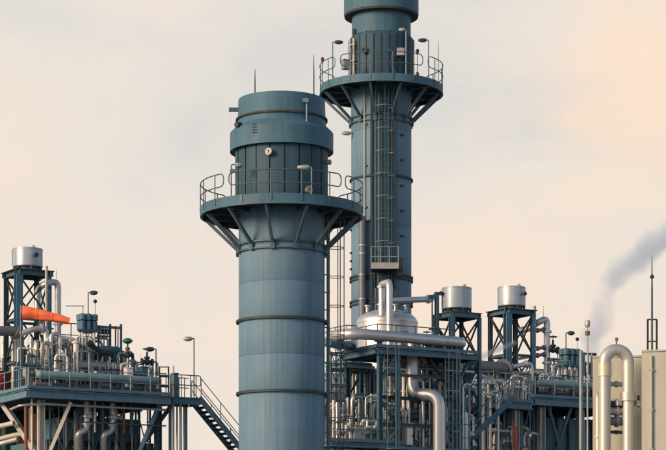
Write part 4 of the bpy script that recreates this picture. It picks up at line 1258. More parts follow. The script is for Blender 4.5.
# low walkway in front
BL = Frame(103.0, 335)
zL = BL.P(335, 441, 0).z
deck('low teal walkway at the bottom of the picture between stack and rack', BL, 330, 402, zL, 1.4, 0.2, cols=((334, 0.2, 'steel_teal'), (366, 0.2, 'steel_teal'), (400, 0.2, 'steel_teal')), joists=5, colw=0.18)
handrail('teal guard rail of the low walkway between stack and rack', [BL.Z(330, zL, 0.03), BL.Z(402, zL, 0.03)], sp=0.55, mt='steel_blue', h=1.1)
handrail('rear guard rail of the low walkway between stack and rack', [BL.Z(330, zL, 1.36), BL.Z(402, zL, 1.36)], sp=0.7, mt='steel_teal', h=1.1)
# tall silver vessel with domed head
vD = 112.0
ms = vD / FPX
vc = Vector(((387.0 - CXP) * ms, vD, 0))
zz = lambda py: EYE + (HOR - py) * ms
T = Thing('domed_vessel', 'silver upright vessel with shallow domed head before the taller stack', 'vessel', vc)
rv = 30.5 * ms
zs_ = zz(323)
prof = [(rv, zz(372)), (rv, zs_)]
for k in range(1, 11):
    t = math.pi / 2 * k / 10
    prof.append((rv * math.cos(t), zs_ + rv * 0.44 * math.sin(t)))
T.part('domed_head', MB().lathe(vc, [(rv, zs_ - 0.02)] + prof[1:], 72), 'silver', angle=60)
nn = 14
for k in range(nn):
    a0, a1 = 2 * math.pi * (k + 0.01) / nn, 2 * math.pi * (k + 0.99) / nn
    pr = MB()
    for zv in (zz(372), zs_ - 0.06):
        for j in range(6):
            pr.v.append(polar(vc, rv * 1.004, a0 + (a1 - a0) * j / 5, zv))
    for j in range(5):
        pr.f.append([j, j + 1, 7 + j, 6 + j])
    T.part('cladding_sheet', pr, 'silver')
for py in (323.5, 338, 355, 371):
    T.part('girth_band', MB().ring(vc, rv * 0.99, rv * 1.018, zz(py) - 0.03, zz(py) + 0.03, 64), 'silver')
T.part('bottom_head', MB().lathe(vc, [(rv * math.cos(math.pi / 2 * k / 8), zz(372) - rv * 0.4 * math.sin(math.pi / 2 * k / 8)) for k in range(9)], 64), 'silver_dull', angle=60)
T.part('skirt', MB().lathe(vc, [(rv * 0.72, 0), (rv * 0.72, zz(377))], 48), 'silver_dull')
for a in (-60, -20, 20, 55):
    p = polar(vc, rv * 0.75, R(a), zs_ + rv * 0.29)
    T.part('head_nozzle', MB().cyl(p, p + ZZ * 0.35, 0.09, 12).cyl(p + ZZ * 0.3, p + ZZ * 0.37, 0.15, 14), 'silver_dull')
# pipes around the vessel
v0 = W(381.8, 310, 110.0)
pipe('tall thin silver gooseneck in front of the dome', [v0 - ZZ * 0.3, W(381.8, 290, 110), W(381.8, 284.5, 110), W(389.3, 282, 108.5), B.Z(389.3, 6.5, 1.6)], 0.165, 'silver', 0.3, (0.10,), 1.2)
pipe('pale branch pipe leaving the dome gooseneck to the right', [W(390, 301, 109), W(432, 299, 111)], 0.15, 'silver', flanges=(0.9,))
T = Thing('pipe_post', 'teal post carrying the right end of the pale branch pipe', 'post', B.Z(436.5, zB, 2.0))
T.part('post', MB().hbar(B.Z(436.8, zB, 2.6), P(436.8, 293.5, 2.6), 0.17, 0.17), 'steel_blue')
T.part('bracket', MB().bar(P(428, 297.5, 2.6), P(437, 296, 2.6), 0.16, 0.2), 'steel_teal')
T.part('hanger', MB().bar(P(432.2, 298, 2.6), B.Z(432.2, zB, 2.6), 0.06), 'mauve_pipe')
T.part('cap', MB().box(P(436.8, 293, 2.6), 0.22, 0.22, 0.08, U, V), 'steel_teal')
r_ = 5.5 * mb_
e0 = P(353, 333.4, 0.2)
d1 = P(466, 338.5, 0.2); d1.z = e0.z - 0.05
pipe('long thick silver pipe crossing in front of the silver dome', [e0 + V * 3.4 - U * 0.8, e0, d1, d1 + V * 1.6], r_, 'silver', 0.75, (), 0.7, n=24)
for px in (379.5, 456):
    T = Thing('pipe_support', 'stub support under the ' + ('left' if px < 400 else 'right') + ' half of the long thick silver pipe', 'support', B.Z(px, zB, 0.25))
    T.part('stub_post', MB().hbar(B.Z(px, zB, 0.25), B.Z(px, e0.z - r_ - 0.03, 0.25), 0.2, 0.2), 'steel_blue')
    T.part('saddle', MB().box(B.Z(px, e0.z - r_ - 0.02, 0.2), 0.35, 0.3, 0.06, U, V), 'steel_teal')
r_ = 6.4 * mb_
pipe('thick silver pipe making an S-bend low in the middle rack', [B.Z(412.3, zB + 0.4, 1.0), P(412.3, 394.5, 0.6), P(439, 394.5, -0.6), B.Z(439, 0.3, -0.6)], r_ * 0.94, 'silver', 0.62, (), 0.45, n=28)
# large horizontal drums behind the rack
def big_drum(label, px0, px1, py, rp, D, m='silver_dull'):
    fr = Frame(D, (px0 + px1) / 2)
    return header(label, fr, px0, px1, py, 0, rp * D / FPX, m, 2, 2.0)
big_drum('big dull silver horizontal drum behind the middle rack', 378, 470, 405, 27, 118, 'pale_paint')
big_drum('second silver drum glimpsed between nearer stack and rack', 318, 372, 392, 20, 122, 'silver')
drum('middle silver drum on a square frame right of the dome', P(456.7, 314, 2.4), 15.0 * B.m(456, 2.4), 21.5 * B.m(456, 2.4), na=-64, nh=0.7, seams=(0.35, 0.68))
pd = P(456.7, 314, 2.4)
table('blue square frame under the middle silver drum', pd, 1.62, pd.z - 0.026, 0.0, over=0.1, near=0.24, leg=0.16)
pipe('teal duct pipe joining the nearer stack ladder and the wing deck', [W(327, 343, 103), W(344, 345, 105), W(352, 347, 106.5)], 0.2, 'steel_blue', 0.3, (0.4, 0.9))
bank(B, 384, 452, 2.0, 362, 1.9, 9, 41, 'under the middle rack deck', (0.06, 0.13))
bank(BW, 348, 372, 2.0, 366, 0.9, 7, 42, 'under the wing deck', (0.05, 0.11))
bank(B, 441, 472, zB - 2, 352, 2.2, 5, 43, 'under the middle drum frame', (0.05, 0.1))
for i, py in enumerate((366, 384, 402, 414, 430)):
    p = P(380, py, 1.4)
    pipe('%s level run of pipe from the top under the middle rack deck' % ORD[i], [p, B.Z(474, p.z, 1.4)], (0.07, 0.10, 0.06, 0.12, 0.08)[i], ('silver', 'grey_pipe', 'steel_teal', 'silver_dull', 'silver')[i], flanges=(0.2, 0.45, 0.8))
zq = P(420, 452, 1).z
deck('lowest blue deck of the middle rack at the picture bottom', B, 380, 470, zq, 3.2, 0.26, cols=(), joists=5)
clutter(B, 383, 466, zq, 0.5, 1.6, 12, 51, 'on the lowest middle deck', 1.5)
BM = Frame(104.0, 377); BM.c += 1.7
deck('upper inner gallery hung inside the middle rack', BM, 384, 472, zB - 2.1, 1.5, 0.14, joists=4)
clutter(B, 384, 470, zB - 2.1, 1.8, 3.0, 8, 52, 'hung in the middle rack', 1.2)
clutter(B, 400, 450, zB, 0.5, 1.2, 7, 53, 'on the middle deck beside the dome', 0.6)
box_unit('white cabinet low in the middle rack left of the S-bend', P(408, 447, 0.5), 0.34, 0.34, 1.0, 'white_paint', 'control_cabinet')
box_unit('red cabinet low between the middle and right units', P(471, 416, 2.2), 0.3, 0.3, 0.6, 'red_paint', 'fire_cabinet', feet=False)
handrail('guard rail on the lowest deck right of the S-bend', [B.Z(443, zq, 0.1), B.Z(470, zq, 0.1)], sp=0.6, mt='steel_blue', h=1.35)
pipe('green pipe beside the blue column right of the S-bend', [B.Z(463.5, 1, 0.9), P(463.5, 402, 0.9), P(460, 398, 0.9), P(452, 398, 0.9)], 0.16, 'green_paint', 0.3, (0.7,))

lattice('open teal trestle under the middle deck behind the S-bend', B, 384, 452, 364, 450, 1.1, 5, 5, 0.07, z0=zq)
lattice('thin teal trestle beside the nearer stack ladder', Frame(106, 330), 331, 346, 352, 450, 0.4, 3, 6, 0.06, z0=zL)
lattice('pale thin trestle under the wing deck', BW, 349, 371, 368, 450, 0.6, 4, 5, 0.05, 'rail_pale', z0=zL)
free_ladder('caged ladder on the left side of the middle rack', B, 388, zq, zB, 0.35)
free_ladder('caged ladder between the S-bend and the drum frame', B, 449, zq, zB, 0.1)
bank(B, 384, 410, zq, 404, 0.7, 8, 44, 'left of the S-bend pipe', (0.03, 0.08))
bank(B, 418, 470, zq, 408, 1.0, 10, 45, 'right of the S-bend pipe', (0.03, 0.09))
BN = Frame(104.0, 377); BN.c += 1.1
deck('half-height inner gallery of the middle rack', BN, 384, 470, zq + 1.9, 1.3, 0.14, joists=4)
clutter(B, 386, 468, zq + 1.9, 1.2, 2.2, 14, 54, 'halfway up the middle rack', 1.2)
clutter(BL, 332, 400, zL, 0.3, 1.1, 12, 55, 'on the low walkway', 1.1)
bank(BL, 331, 376, zL, 398, 1.6, 12, 46, 'behind the low walkway', (0.04, 0.1))

bank(B, 384, 408, zq, 372, 0.9, 7, 47, 'high and left under the middle deck', (0.06, 0.12), ('white_paint', 'silver', 'pale_paint', 'pale_blue'))
bank(B, 420, 472, zq, 378, 0.8, 9, 48, 'high and right under the middle deck', (0.05, 0.11), ('white_paint', 'silver', 'pale_paint', 'pale_blue'))
# ------------------------------------------------------------------ right unit
C = Frame(114.0, 535)
P = C.P
zC = P(535, 397, 0).z
mc = C.m(540, 0)
WR = 'on the right unit deck'
deck('blue raised deck of the right unit under its silver drum', C, 535, 636, zC, 6.5, 0.36,
     cols=((541, 0.6, 'galv'), (580, 0.6, 'galv'), (541, 5.5, 'steel_teal'), (590, 5.5, 'steel_teal'), (620, 3, 'steel_teal')),
     braces=((P(572, 405, 0.4), P(556, 452, 0.6), 0.13, 'steel_teal'), (P(548, 405, 0.5), P(560, 450, 0.6), 0.13, 'steel_teal')), colw=0.34)
handrail('guard rail along the front of the right unit deck', [C.Z(535.4, zC, 0.03), C.Z(630, zC, 0.03)], sp=1.2, mt='rail_pale', h=1.05)
handrail('guard rail along the receding left side of the right unit deck', [C.Z(535.4, zC, 0.03) + V * 0.3, C.Z(535.4, zC, 0.03) + V * 6.2], sp=0.8, mt='rail_pale', h=1.05)
handrail('inner guard rail behind the blue header on the right unit', [C.Z(538, zC, 1.6), C.Z(628, zC, 1.6)], sp=1.3, mt='rail_paint', h=1.4, toe=False)
handrail('high guard rail between gooseneck and pots on the right unit', [P(549, 371, 3.4), P(566, 372, 3.4)], sp=0.6, mt='rail_paint', h=1.2)
header('pale blue header vessel behind the right unit front rail', C, 540, 626, 383, 0.7, 0.21, 'pale_blue', 4, zC)
header('dark lower header behind the right unit front rail', C, 540, 626, 391.5, 0.9, 0.1, 'grey_pipe', 4, zC)
header('silver header on its side deep on the right unit deck', C, 532, 568, 372, 2.8, 0.2, 'silver', 3, zC)
# lower-left annex deck and stair
CL = Frame(112.0, 486)
zN = CL.P(500, 401, 0).z
deck('crowded annex deck left of the right unit below the steam', CL, 478, 532, zN, 4.5, 0.3, cols=((484, 0.3, 'galv'), (516, 0.4, 'galv'), (530, 3, 'steel_teal')), joists=4)
handrail('guard rail along the annex deck left of the right unit', [CL.Z(478, zN, 0.03), CL.Z(531, zN, 0.03)], sp=0.55, mt='rail_pale', h=1.15)
clutter(CL, 479, 530, zN, 0.4, 1.5, 15, 61, 'on the annex deck', 1.5)
clutter(CL, 479, 530, zN, 1.8, 4.0, 14, 62, 'deep on the annex deck', 2.1)
bank(CL, 480, 532, zN, 372, 2.6, 12, 63, 'on the annex deck')
bank(CL, 470, 500, 4.0, 392, -0.3, 5, 64, 'in front of the annex deck', (0.05, 0.09))
st = W(513, 399, 108.5)
stair('blue stair falling to the left from the right unit', st, (-1.0, 0.0, 0), 34, 0.2, 0.215, 0.9, side=(0.0, 1.0, 0), m='steel_blue', railm='rail_pale')
pipe('red and white striped-looking upright below the annex deck', [W(515.5, 470, 107), W(515.5, 426, 107)], 0.09, 'red_paint', flanges=(0.6, 0.95))
lattice('pale light trestle on the annex deck', CL, 480, 531, 372, 401, 1.6, 6, 3, 0.06, 'rail_pale', z0=zN)
lattice('blue trestle under the annex deck', CL, 479, 530, 404, 452, 0.9, 6, 4, 0.08, 'steel_blue', z0=4.0)
bank(CL, 479, 531, zN, 384, 0.9, 15, 65, 'at the front of the annex deck', (0.025, 0.07), ('galv', 'pale_paint', 'white_paint', 'silver', 'silver_dull'))
CM = Frame(112.0, 486); CM.c += 0.5
deck('lower gallery below the annex deck', CM, 478, 532, zN - 2.6, 1.1, 0.16, joists=4)
clutter(CL, 479, 531, zN - 2.6, 0.6, 1.4, 12, 66, 'below the annex deck', 1.5)
# drum tower
dc = P(511.5, 311, 3.2)
md = C.m(511, 3.2)
drum('right silver drum on the frame nearest the drifting steam', dc, 13.9 * md, 19.5 * md, na=48, nh=0.6, seams=())
table('dark blue frame under the right silver drum', dc, 1.62, dc.z - 0.026, 2.0, over=0.2)
# tall pipes
pipe('tall silver gooseneck pipe right of the right drum', [C.Z(547, zC, 2.6), P(547, 318.5, 2.6), P(538, 322, 2.6), P(531, 328, 3.2), P(519, 331, 3.6)], 3.3 * md, 'silver', 0.36, (0.35, 0.62), 0.9)
pipe('thin grey standpipe between the right drum and gooseneck', [C.Z(534.3, zC, 2.4), P(534.3, 306, 2.4)], 1.7 * md, 'galv', flanges=(0.3, 0.55, 0.8))
single('vent_rod', MB().tube([P(543.5, 320, 2.6), P(543.5, 306, 2.6)], 0.016, 6), 'galv', 'hair-thin rod standing above the right gooseneck pipe', 'rod')
for py, i in ((330, 0), (348, 1), (355, 2)):
    pipe('%s short cross pipe from the top between the right standpipe and gooseneck' % ORD[i], [P(534.3, py + 1, 2.4), P(547, py - 1, 2.6)], 0.09, 'grey_pipe', flanges=(0.25, 0.75))
pipe('thick grey horizontal pipe left of the right drum frame', [P(466, 366, 1.6), P(504, 369, 1.6), P(504, 369, 3.4)], 6.6 * md, 'grey_pipe', 0.5, (0.55,))
pipe('pale pipe right of the right drum frame', [P(512, 367, 1.6), P(531, 363, 1.6), C.Z(533, zC, 1.6)], 2.4 * md, 'silver', 0.3, (0.3,))
# pots, lamp, rods
pot_group('cluster of blue separator pots on the right unit', C, 571.5, 367, 1.9, 1.05)
lamp('lamp above the separator pots of the right unit, head to the right', P(566, 350, 2.2), 0.92, 0.3, size=0.36, head='steel_dark')
ball_rod('ball-tipped rod beside the lamp over the right separator pots', P(577.3, 350, 2.2), 0.5, 0.10)
T = Thing('tube_rack', 'open rack of upright tubes right of the right separator pots', 'rack', C.Z(583, zC, 2.2))
for px in (580.5, 595):
    T.part('rack_post', MB().bar(C.Z(px, zC, 2.2), P(px, 353, 2.2), 0.1), 'steel_teal')
T.part('rack_beam', MB().bar(P(579, 353.5, 2.2), P(596, 354.5, 2.2), 0.1, 0.13), 'steel_teal')
T.part('rack_beam', MB().bar(P(579, 364, 2.2), P(596, 365, 2.2), 0.08, 0.1), 'steel_teal')
for px, mt in ((584, 'rail_pale'), (588, 'pale_paint'), (591.5, 'galv')):
    T.part('tube', MB().tube([C.Z(px, zC, 2.12), P(px, 354, 2.12)], 0.06, 8), mt)
valve('dark valve right of the right gooseneck top', P(553, 350, 2.5), 1.3, 'steel_dark')
bank(C, 551, 592, zC, 370, 2.4, 10, 71, 'on the right unit deck', (0.07, 0.15), ('silver', 'silver', 'white_paint', 'silver_dull', 'steel_blue'))
clutter(C, 538, 600, zC, 1.3, 2.2, 13, 72, WR, 1.3)
clutter(C, 538, 600, zC, 2.8, 5.0, 14, 73, 'deep on the right unit deck', 2.0)
bank(C, 537, 600, zC, 378, 1.2, 14, 74, 'at the front of the right unit deck', (0.03, 0.07), ('galv', 'pale_paint', 'white_paint', 'silver', 'steel_blue'))
lattice('light trestle between the right gooseneck and separator pots', C, 548, 566, 358, 397, 2.4, 3, 3, 0.06, z0=zC)
lattice('light trestle behind the right unit tube rack', C, 578, 600, 362, 397, 3.0, 3, 3, 0.06, z0=zC)
free_ladder('caged ladder below the right separator pots', C, 562, zC, P(562, 362, 2.3).z, 2.3)
T = Thing('duct_casing', 'dark blue ribbed casing under the right unit deck', 'duct', C.Z(570, 0, 3))
p0, p1 = C.Z(545, 0, 2.2), C.Z(625, 0, 2.2)
T.part('casing_wall', MB().box((p0 + p1) / 2 + V * 2 + ZZ * (zC - 0.8) / 2, (p1 - p0).length, 4, zC - 0.8, U, V), 'steel_blue')
for k in range(8):
    p = p0.lerp(p1, k / 7) - V * 0.08
    T.part('rib', MB().hbar(p, p + ZZ * (zC - 0.8), 0.14, 0.16), 'steel_teal')
# far boiler casings that close the gaps low down
for px0, px1, py, D, lab in ((318, 400, 424, 134, 'far dark boiler casing low behind the wing deck'), (400, 482, 412, 137, 'far dark boiler casing low behind the S-bend pipe'), (482, 560, 406, 138, 'far dark boiler casing low behind the annex deck')):
    fr = Frame(D, px0)
    T = Thing('boiler_casing', lab, 'casing', fr.Z((px0 + px1) / 2, 0))
    p, q = fr.Z(px0, 0), fr.Z(px1, 0)
    zt = fr.P(px0, py).z
    T.part('casing_wall', MB().box((p + q) / 2 + V * 1.5 + ZZ * zt / 2, (q - p).length, 3, zt, U, V), 'steel_teal')
    for k in range(6):
        c = p.lerp(q, (k + 0.5) / 6) - V * 0.1
        T.part('buckstay', MB().hbar(c, c + ZZ * zt, 0.25, 0.25), 'steel_dark')
    for k in range(3):
        T.part('waler', MB().hbar(p - V * 0.3 + ZZ * (zt - 0.5 - 1.6 * k), q - V * 0.3 + ZZ * (zt - 0.5 - 1.6 * k), 0.2, 0.22), 'steel_blue')
    T.part('roof_rail', MB().tube([p + ZZ * (zt + 1), q + ZZ * (zt + 1)], 0.03, 6), 'rail_pale')
# far rack with many levels between middle and right units
FR = Frame(128.0, 430)
T = Thing('far_pipe_rack', 'far many-levelled pipe rack seen between middle and right units', 'rack', FR.Z(470, 0))
for px in (428, 446, 466, 482, 498):
    for off in (0, 2.5):
        T.part('column', MB().hbar(FR.Z(px, 0, off), FR.P(px, 372, off), 0.24, 0.24), 'steel_teal')
for py in (374, 386, 398, 410, 424):
    z0_ = FR.P(428, py).z
    for off in (0, 2.5):
        T.part('level_beam', MB().hbar(FR.Z(424, z0_, off), FR.Z(500, z0_, off), 0.16, 0.18), 'steel_teal' if py % 4 else 'steel_dark')
    for k in range(4):
        r0 = 0.07 + 0.035 * ((k * 7 + py) % 4)
        T.part('rack_pipe', MB().cyl(FR.Z(424, z0_ + 0.1 + r0, 0.4 + 0.5 * k), FR.Z(500, z0_ + 0.1 + r0, 0.4 + 0.5 * k), r0, 12), ('silver', 'silver_dull', 'white_paint', 'silver')[k])
for k, (a_, b_) in enumerate(((428, 446), (446, 466), (466, 482), (482, 498))):
    T.part('brace', MB().bar(FR.P(a_, 376), FR.P(b_, 422), 0.1), 'steel_dark')

# ------------------------------------------------------------------ foreground at right
UE = Vector((math.cos(R(-9)), math.sin(R(-9)), 0))
VE = Vector((-math.sin(R(-9)), math.cos(R(-9)), 0))
def enclosure(label, px, py, D, Lx, Ly, pw, rh):
    c0 = W(px, py, D); zE = c0.z; c0.z = 0
    T = Thing('equipment_enclosure', label, 'enclosure', c0)
    T.part('core', MB().box(c0 + UE * Lx / 2 + VE * (Ly / 2 + 0.03) + ZZ * (zE - 0.05) / 2, Lx - 0.04, Ly - 0.04, zE - 0.05, UE, VE), 'beige')
    z0_ = zE
    while z0_ > 0.05:
        lo = max(0, z0_ - rh)
        for k in range(max(1, round(Lx / pw))):
            w_ = Lx / max(1, round(Lx / pw))
            T.part('wall_panel', MB().box(c0 + UE * (w_ * (k + 0.5)) + ZZ * (z0_ + lo) / 2, w_ - 0.03, 0.06, z0_ - lo - 0.03, UE, VE), 'beige')
        T.part('wall_panel', MB().box(c0 + VE * Ly / 2 + ZZ * (z0_ + lo) / 2, Ly - 0.1, 0.06, z0_ - lo - 0.03, VE, UE), 'beige')
        z0_ = lo
    T.part('roof_trim', MB().box(c0 + UE * Lx / 2 + VE * Ly / 2 + ZZ * (zE + 0.04), Lx + 0.06, Ly + 0.1, 0.07, UE, VE), 'beige')
    return T, c0, zE
E = Frame(85.0, 643.5)
T, c0, zE = enclosure('pale beige panelled enclosure at the right edge below the mast', 642.5, 352, 83.6, 8.0, 5.0, 1.6, 4.2)
pc_ = c0 + UE * 0.33 - VE * 0.1
cd = T.part('conduit', MB().tube([pc_, pc_ + ZZ * (zE - 0.15)], 0.05, 10), 'beige')
for k in range(6):
    T.part('conduit_clip', MB().box(pc_ + ZZ * (zE - 0.7 - 1.5 * k) + VE * 0.02, 0.15, 0.12, 0.07, UE, VE), 'galv', cd)
enclosure('lower beige wall behind the silver gooseneck at right', 593.5, 358, 86.0, 1.98, 3.5, 2.0, 4.6)
E1 = Frame(84.6, 604); E1.D = lambda px, off=0: 85.2 + off
# gooseneck
me_ = E1.m(616, -0.7)
cx1, cx2 = 604.8, 628.2
pa, pb = E1.Z(cx1, 0, -0.7), E1.Z(cx2, 0, -0.5)
rg = (pb - pa).length / 2
zt = E1.P(616, 362, -0.7).z
path = [pa + ZZ * 0.3]
dd = (pb - pa).normalized()
T = Thing('gooseneck_pipe', 'big silver inverted-U gooseneck pipe in the right foreground', 'pipe', pa)
arc = [pa + dd * rg * (1 - math.cos(math.pi * k / 20)) + ZZ * (zt + rg * math.sin(math.pi * k / 20)) for k in range(21)]
rp_ = 6.0 * me_
T.part('arch', MB().tube(arc, rp_, 28), 'clad_grey')
for b_, nm in ((pa, 'leg'), (pb, 'leg')):
    T.part(nm, MB().tube([b_ + ZZ * 0.3, b_ + ZZ * zt], rp_ * 0.985, 28), 'clad_grey')
    k = 0
    z_ = zt
    while z_ > 2:
        T.part('cladding_band', MB().cyl(b_ + ZZ * (z_ - 0.02), b_ + ZZ * (z_ + 0.02), rp_ * 1.02, 28), 'clad_grey')
        z_ -= 0.95
for j in (2, 5, 8, 11, 14, 17):
    d_ = (arc[j + 1] - arc[j - 1]).normalized()
    T.part('cladding_band', MB().cyl(arc[j] - d_ * 0.02, arc[j] + d_ * 0.02, rp_ * 1.02, 28), 'clad_grey')
T.part('collar', MB().cyl(pa + ZZ * (zt - 0.55), pa + ZZ * (zt - 0.05), rp_ * 1.14, 28), 'cream_pipe')
zc_ = E1.P(628, 398, -0.5).z
cl = T.part('clamp_collar', MB().cyl(pb + ZZ * (zc_ - 0.12), pb + ZZ * (zc_ + 0.22), rp_ * 1.32, 28), 'silver_dull')
for sg in (-1, 1):
    T.part('clamp_lug', MB().box(pb + dd * sg * rp_ * 1.7 + ZZ * (zc_ - 0.2), 0.2, 0.2, 0.2, U, V), 'pale_paint', cl)
T.part('clamp_bolt', MB().cyl(pb + dd * rp_ * 1.8 + ZZ * (zc_ - 0.35), pb + dd * rp_ * 1.8 + ZZ * (zc_ + 0.1), 0.05, 10), 'steel_dark', cl)
tp = arc[10] + ZZ * rp_
T.part('vent_stub', MB().cyl(tp - ZZ * 0.05, tp + ZZ * 0.22, 0.03, 8).cyl(tp + ZZ * 0.12, tp + ZZ * 0.24, 0.06, 8), 'rust_brown')
for i, (py, mt, rr) in enumerate(((384, 'galv', 0.09), (404, 'steel_dark', 0.13), (411, 'galv', 0.16), (421, 'mauve_pipe', 0.17), (432, 'steel_dark', 0.06))):
    p = E1.P(606, py, -0.55); q = E1.P(627, py, -0.35); q.z = p.z
    T.part('cross_branch', MB().cyl(p, q, rr, 16).cyl(p.lerp(q, 0.45), p.lerp(q, 0.55), rr * 1.4, 16), mt)
pipe('thin cream pipe left of the big silver gooseneck', [E1.Z(598, 0.3, -0.35), E1.P(598, 396, -0.35), E1.P(598, 394, 0.1)], 2.6 * me_, 'cream_pipe', 0.15, (0.55, 0.8))
# mast
mp_ = W(652, 352, 84.6); mp_.z = zE + 0.075
T = Thing('antenna_mast', 'thin dark mast with a small ball on the beige roof at right', 'mast', mp_)
mm_ = E.m(652, 0.7)
for dx in (-4.2, 4.6):
    T.part('frame_leg', MB().bar(mp_ + Vector((dx * mm_, 0, 0)), mp_ + Vector((dx * mm_, 0, 33 * mm_)), 0.055), 'black')
for h in (1.2, 11.5, 33):
    T.part('frame_bar', MB().bar(mp_ + Vector((-4.6 * mm_, 0.0, h * mm_)), mp_ + Vector((5.0 * mm_, 0.0, h * mm_)), 0.05), 'black')
T.part('mast_rod', MB().tube([mp_, mp_ + ZZ * 60 * mm_, mp_ + ZZ * 75 * mm_, mp_ + ZZ * 96 * mm_], [0.045, 0.04, 0.03, 0.014], 10), 'rail_paint')
T.part('ball', MB().sphere(mp_ + ZZ * 75 * mm_, 0.085, 12, 8), 'black')
T.part('foot_plate', MB().box(mp_ + ZZ * 0.02, 0.5, 0.3, 0.04), 'black')
# poles
p = W(587.5, 600, 90); p.z = 0
T = Thing('signal_pole', 'slim pale pole with a siren head left of the gooseneck', 'pole', p)
zt_ = W(587.5, 334, 90).z
T.part('pole', MB().tube([p, p + ZZ * zt_], [0.05, 0.032], 10), 'galv')
T.part('lower_head', MB().cyl(p + ZZ * (zt_ - 0.05), p + ZZ * (zt_ + 0.12), 0.1, 14), 'rust_brown')
T.part('neck', MB().cyl(p + ZZ * (zt_ + 0.1), p + ZZ * (zt_ + 0.3), 0.025, 8), 'galv')
T.part('siren_head', MB().lathe(p + ZZ * (zt_ + 0.26), [(0.0, 0), (0.08, 0.02), (0.11, 0.1), (0.11, 0.24), (0.08, 0.3), (0.0, 0.31)], 14), 'galv')
p = W(581, 600, 95); p.z = 0
T = Thing('signal_pole', 'thicker plain teal pole left of the slim siren pole', 'pole', p)
T.part('pole', MB().tube([p, p + ZZ * W(581, 352, 95).z], [0.1, 0.085], 12), 'rail_pale')
T.part('cap', MB().sphere(p + ZZ * W(581, 352, 95).z, 0.09, 10, 6), 'rail_pale')
T.part('base_plate', MB().box(p + ZZ * 0.02, 0.4, 0.4, 0.04), 'galv')

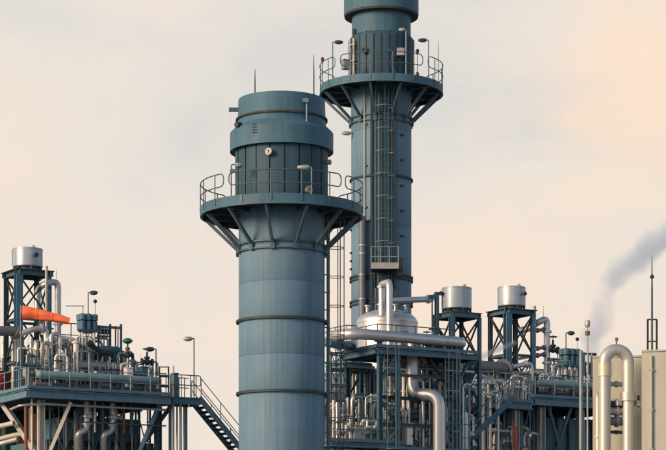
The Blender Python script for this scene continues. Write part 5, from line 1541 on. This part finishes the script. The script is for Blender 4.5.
# ------------------------------------------------------------------ steam
def plume(name, label, D, pts, dens, col, nscale, thr):
    """plume of steam: a tube mesh round the pixel path; density falls off from the curved axis and is broken by noise"""
    ms = D / FPX
    world = [(W(x, y, D), r * ms) for x, y, r in pts]
    p0 = world[0][0]
    mb = MB()
    sm, rr = [], []
    for (a, ra), (b, rb) in zip(world, world[1:]):
        for k in range(4):
            sm.append(a.lerp(b, k / 4)); rr.append((ra + (rb - ra) * k / 4) * 1.75)
    sm.append(world[-1][0]); rr.append(world[-1][1] * 1.75)
    mb.tube(sm, rr, 18)
    m = bpy.data.materials.new(name + '_vapour')
    m.use_nodes = True
    nt = m.node_tree; nt.nodes.clear(); L = nt.links
    def nd(t, **k):
        n = nt.nodes.new(t)
        for a, b in k.items(): setattr(n, a, b)
        return n
    tcn = nd('ShaderNodeTexCoord'); sp = nd('ShaderNodeSeparateXYZ'); L.new(tcn.outputs['Object'], sp.inputs[0])
    ztop = world[-1][0].z - p0.z
    zn = nd('ShaderNodeMath', operation='DIVIDE'); L.new(sp.outputs['Z'], zn.inputs[0]); zn.inputs[1].default_value = ztop
    xs = [q.x - p0.x for q, _ in world]
    xm = max(abs(x) for x in xs) * 1.001 + 1e-6
    rm = max(r for _, r in world) * 1.001
    def curve(vals):
        c = nd('ShaderNodeFloatCurve')
        cv = c.mapping.curves[0]
        ts = [(q.z - p0.z) / ztop for q, _ in world]
        cv.points[0].location = (ts[0], vals[0]); cv.points[1].location = (ts[-1], vals[-1])
        for t, v in list(zip(ts, vals))[1:-1]: cv.points.new(t, v)
        c.mapping.update()
        L.new(zn.outputs[0], c.inputs['Value'])
        return c
    cx_ = curve([0.5 + 0.5 * x / xm for x in xs])
    cr = curve([r / rm for _, r in world])
    ux = nd('ShaderNodeMath', operation='MULTIPLY_ADD'); L.new(cx_.outputs[0], ux.inputs[0]); ux.inputs[1].default_value = 2 * xm; ux.inputs[2].default_value = -xm
    dx = nd('ShaderNodeMath', operation='SUBTRACT'); L.new(sp.outputs['X'], dx.inputs[0]); L.new(ux.outputs[0], dx.inputs[1])
    cb = nd('ShaderNodeCombineXYZ'); L.new(dx.outputs[0], cb.inputs[0]); L.new(sp.outputs['Y'], cb.inputs[1])
    ln = nd('ShaderNodeVectorMath', operation='LENGTH'); L.new(cb.outputs[0], ln.inputs[0])
    rs = nd('ShaderNodeMath', operation='MULTIPLY'); L.new(cr.outputs[0], rs.inputs[0]); rs.inputs[1].default_value = rm
    q = nd('ShaderNodeMath', operation='DIVIDE'); L.new(ln.outputs['Value'], q.inputs[0]); L.new(rs.outputs[0], q.inputs[1])
    no = nd('ShaderNodeTexNoise'); no.inputs['Scale'].default_value = nscale; no.inputs['Detail'].default_value = 5; no.inputs['Roughness'].default_value = 0.55
    L.new(tcn.outputs['Object'], no.inputs['Vector'])
    ad = nd('ShaderNodeMath', operation='MULTIPLY_ADD'); L.new(no.outputs['Fac'], ad.inputs[0]); ad.inputs[1].default_value = 2.9; ad.inputs[2].default_value = -1.45
    su = nd('ShaderNodeMath', operation='ADD'); L.new(q.outputs[0], su.inputs[0]); L.new(ad.outputs[0], su.inputs[1])
    mr = nd('ShaderNodeMapRange', interpolation_type='SMOOTHSTEP'); L.new(su.outputs[0], mr.inputs['Value'])
    mr.inputs['From Min'].default_value = 0.1; mr.inputs['From Max'].default_value = 1.0
    mr.inputs['To Min'].default_value = dens; mr.inputs['To Max'].default_value = 0
    pv = nd('ShaderNodeVolumePrincipled'); pv.inputs['Color'].default_value = (*col, 1); pv.inputs['Anisotropy'].default_value = 0.0
    L.new(mr.outputs[0], pv.inputs['Density'])
    out = nd('ShaderNodeOutputMaterial'); L.new(pv.outputs[0], out.inputs['Volume'])
    me = bpy.data.meshes.new(name)
    me.from_pydata([v - p0 for v in mb.v], [], mb.f)
    me.materials.append(m)
    o = bpy.data.objects.new(name, me); COL.objects.link(o)
    o.location = p0
    o['label'] = label; o['category'] = 'steam'; o['kind'] = 'stuff'
    return o
plume('steam_plume', 'blue-grey steam plume drifting up to the right edge of the sky', 150.0,
      [(583, 385, 12), (592, 350, 14), (601, 318, 16), (610, 291, 18), (623, 270, 22), (645, 253, 27), (672, 236, 33), (710, 215, 38)], 0.9, (0.70, 0.83, 0.985), 0.42, 0.5)
plume('steam_puff', 'faint white steam puff before the right drum frame legs', 111.0,
      [(470, 364, 9), (486, 355, 12), (500, 349, 12), (516, 342, 9)], 1.0, (0.85, 0.9, 0.96), 0.9, 0.5)
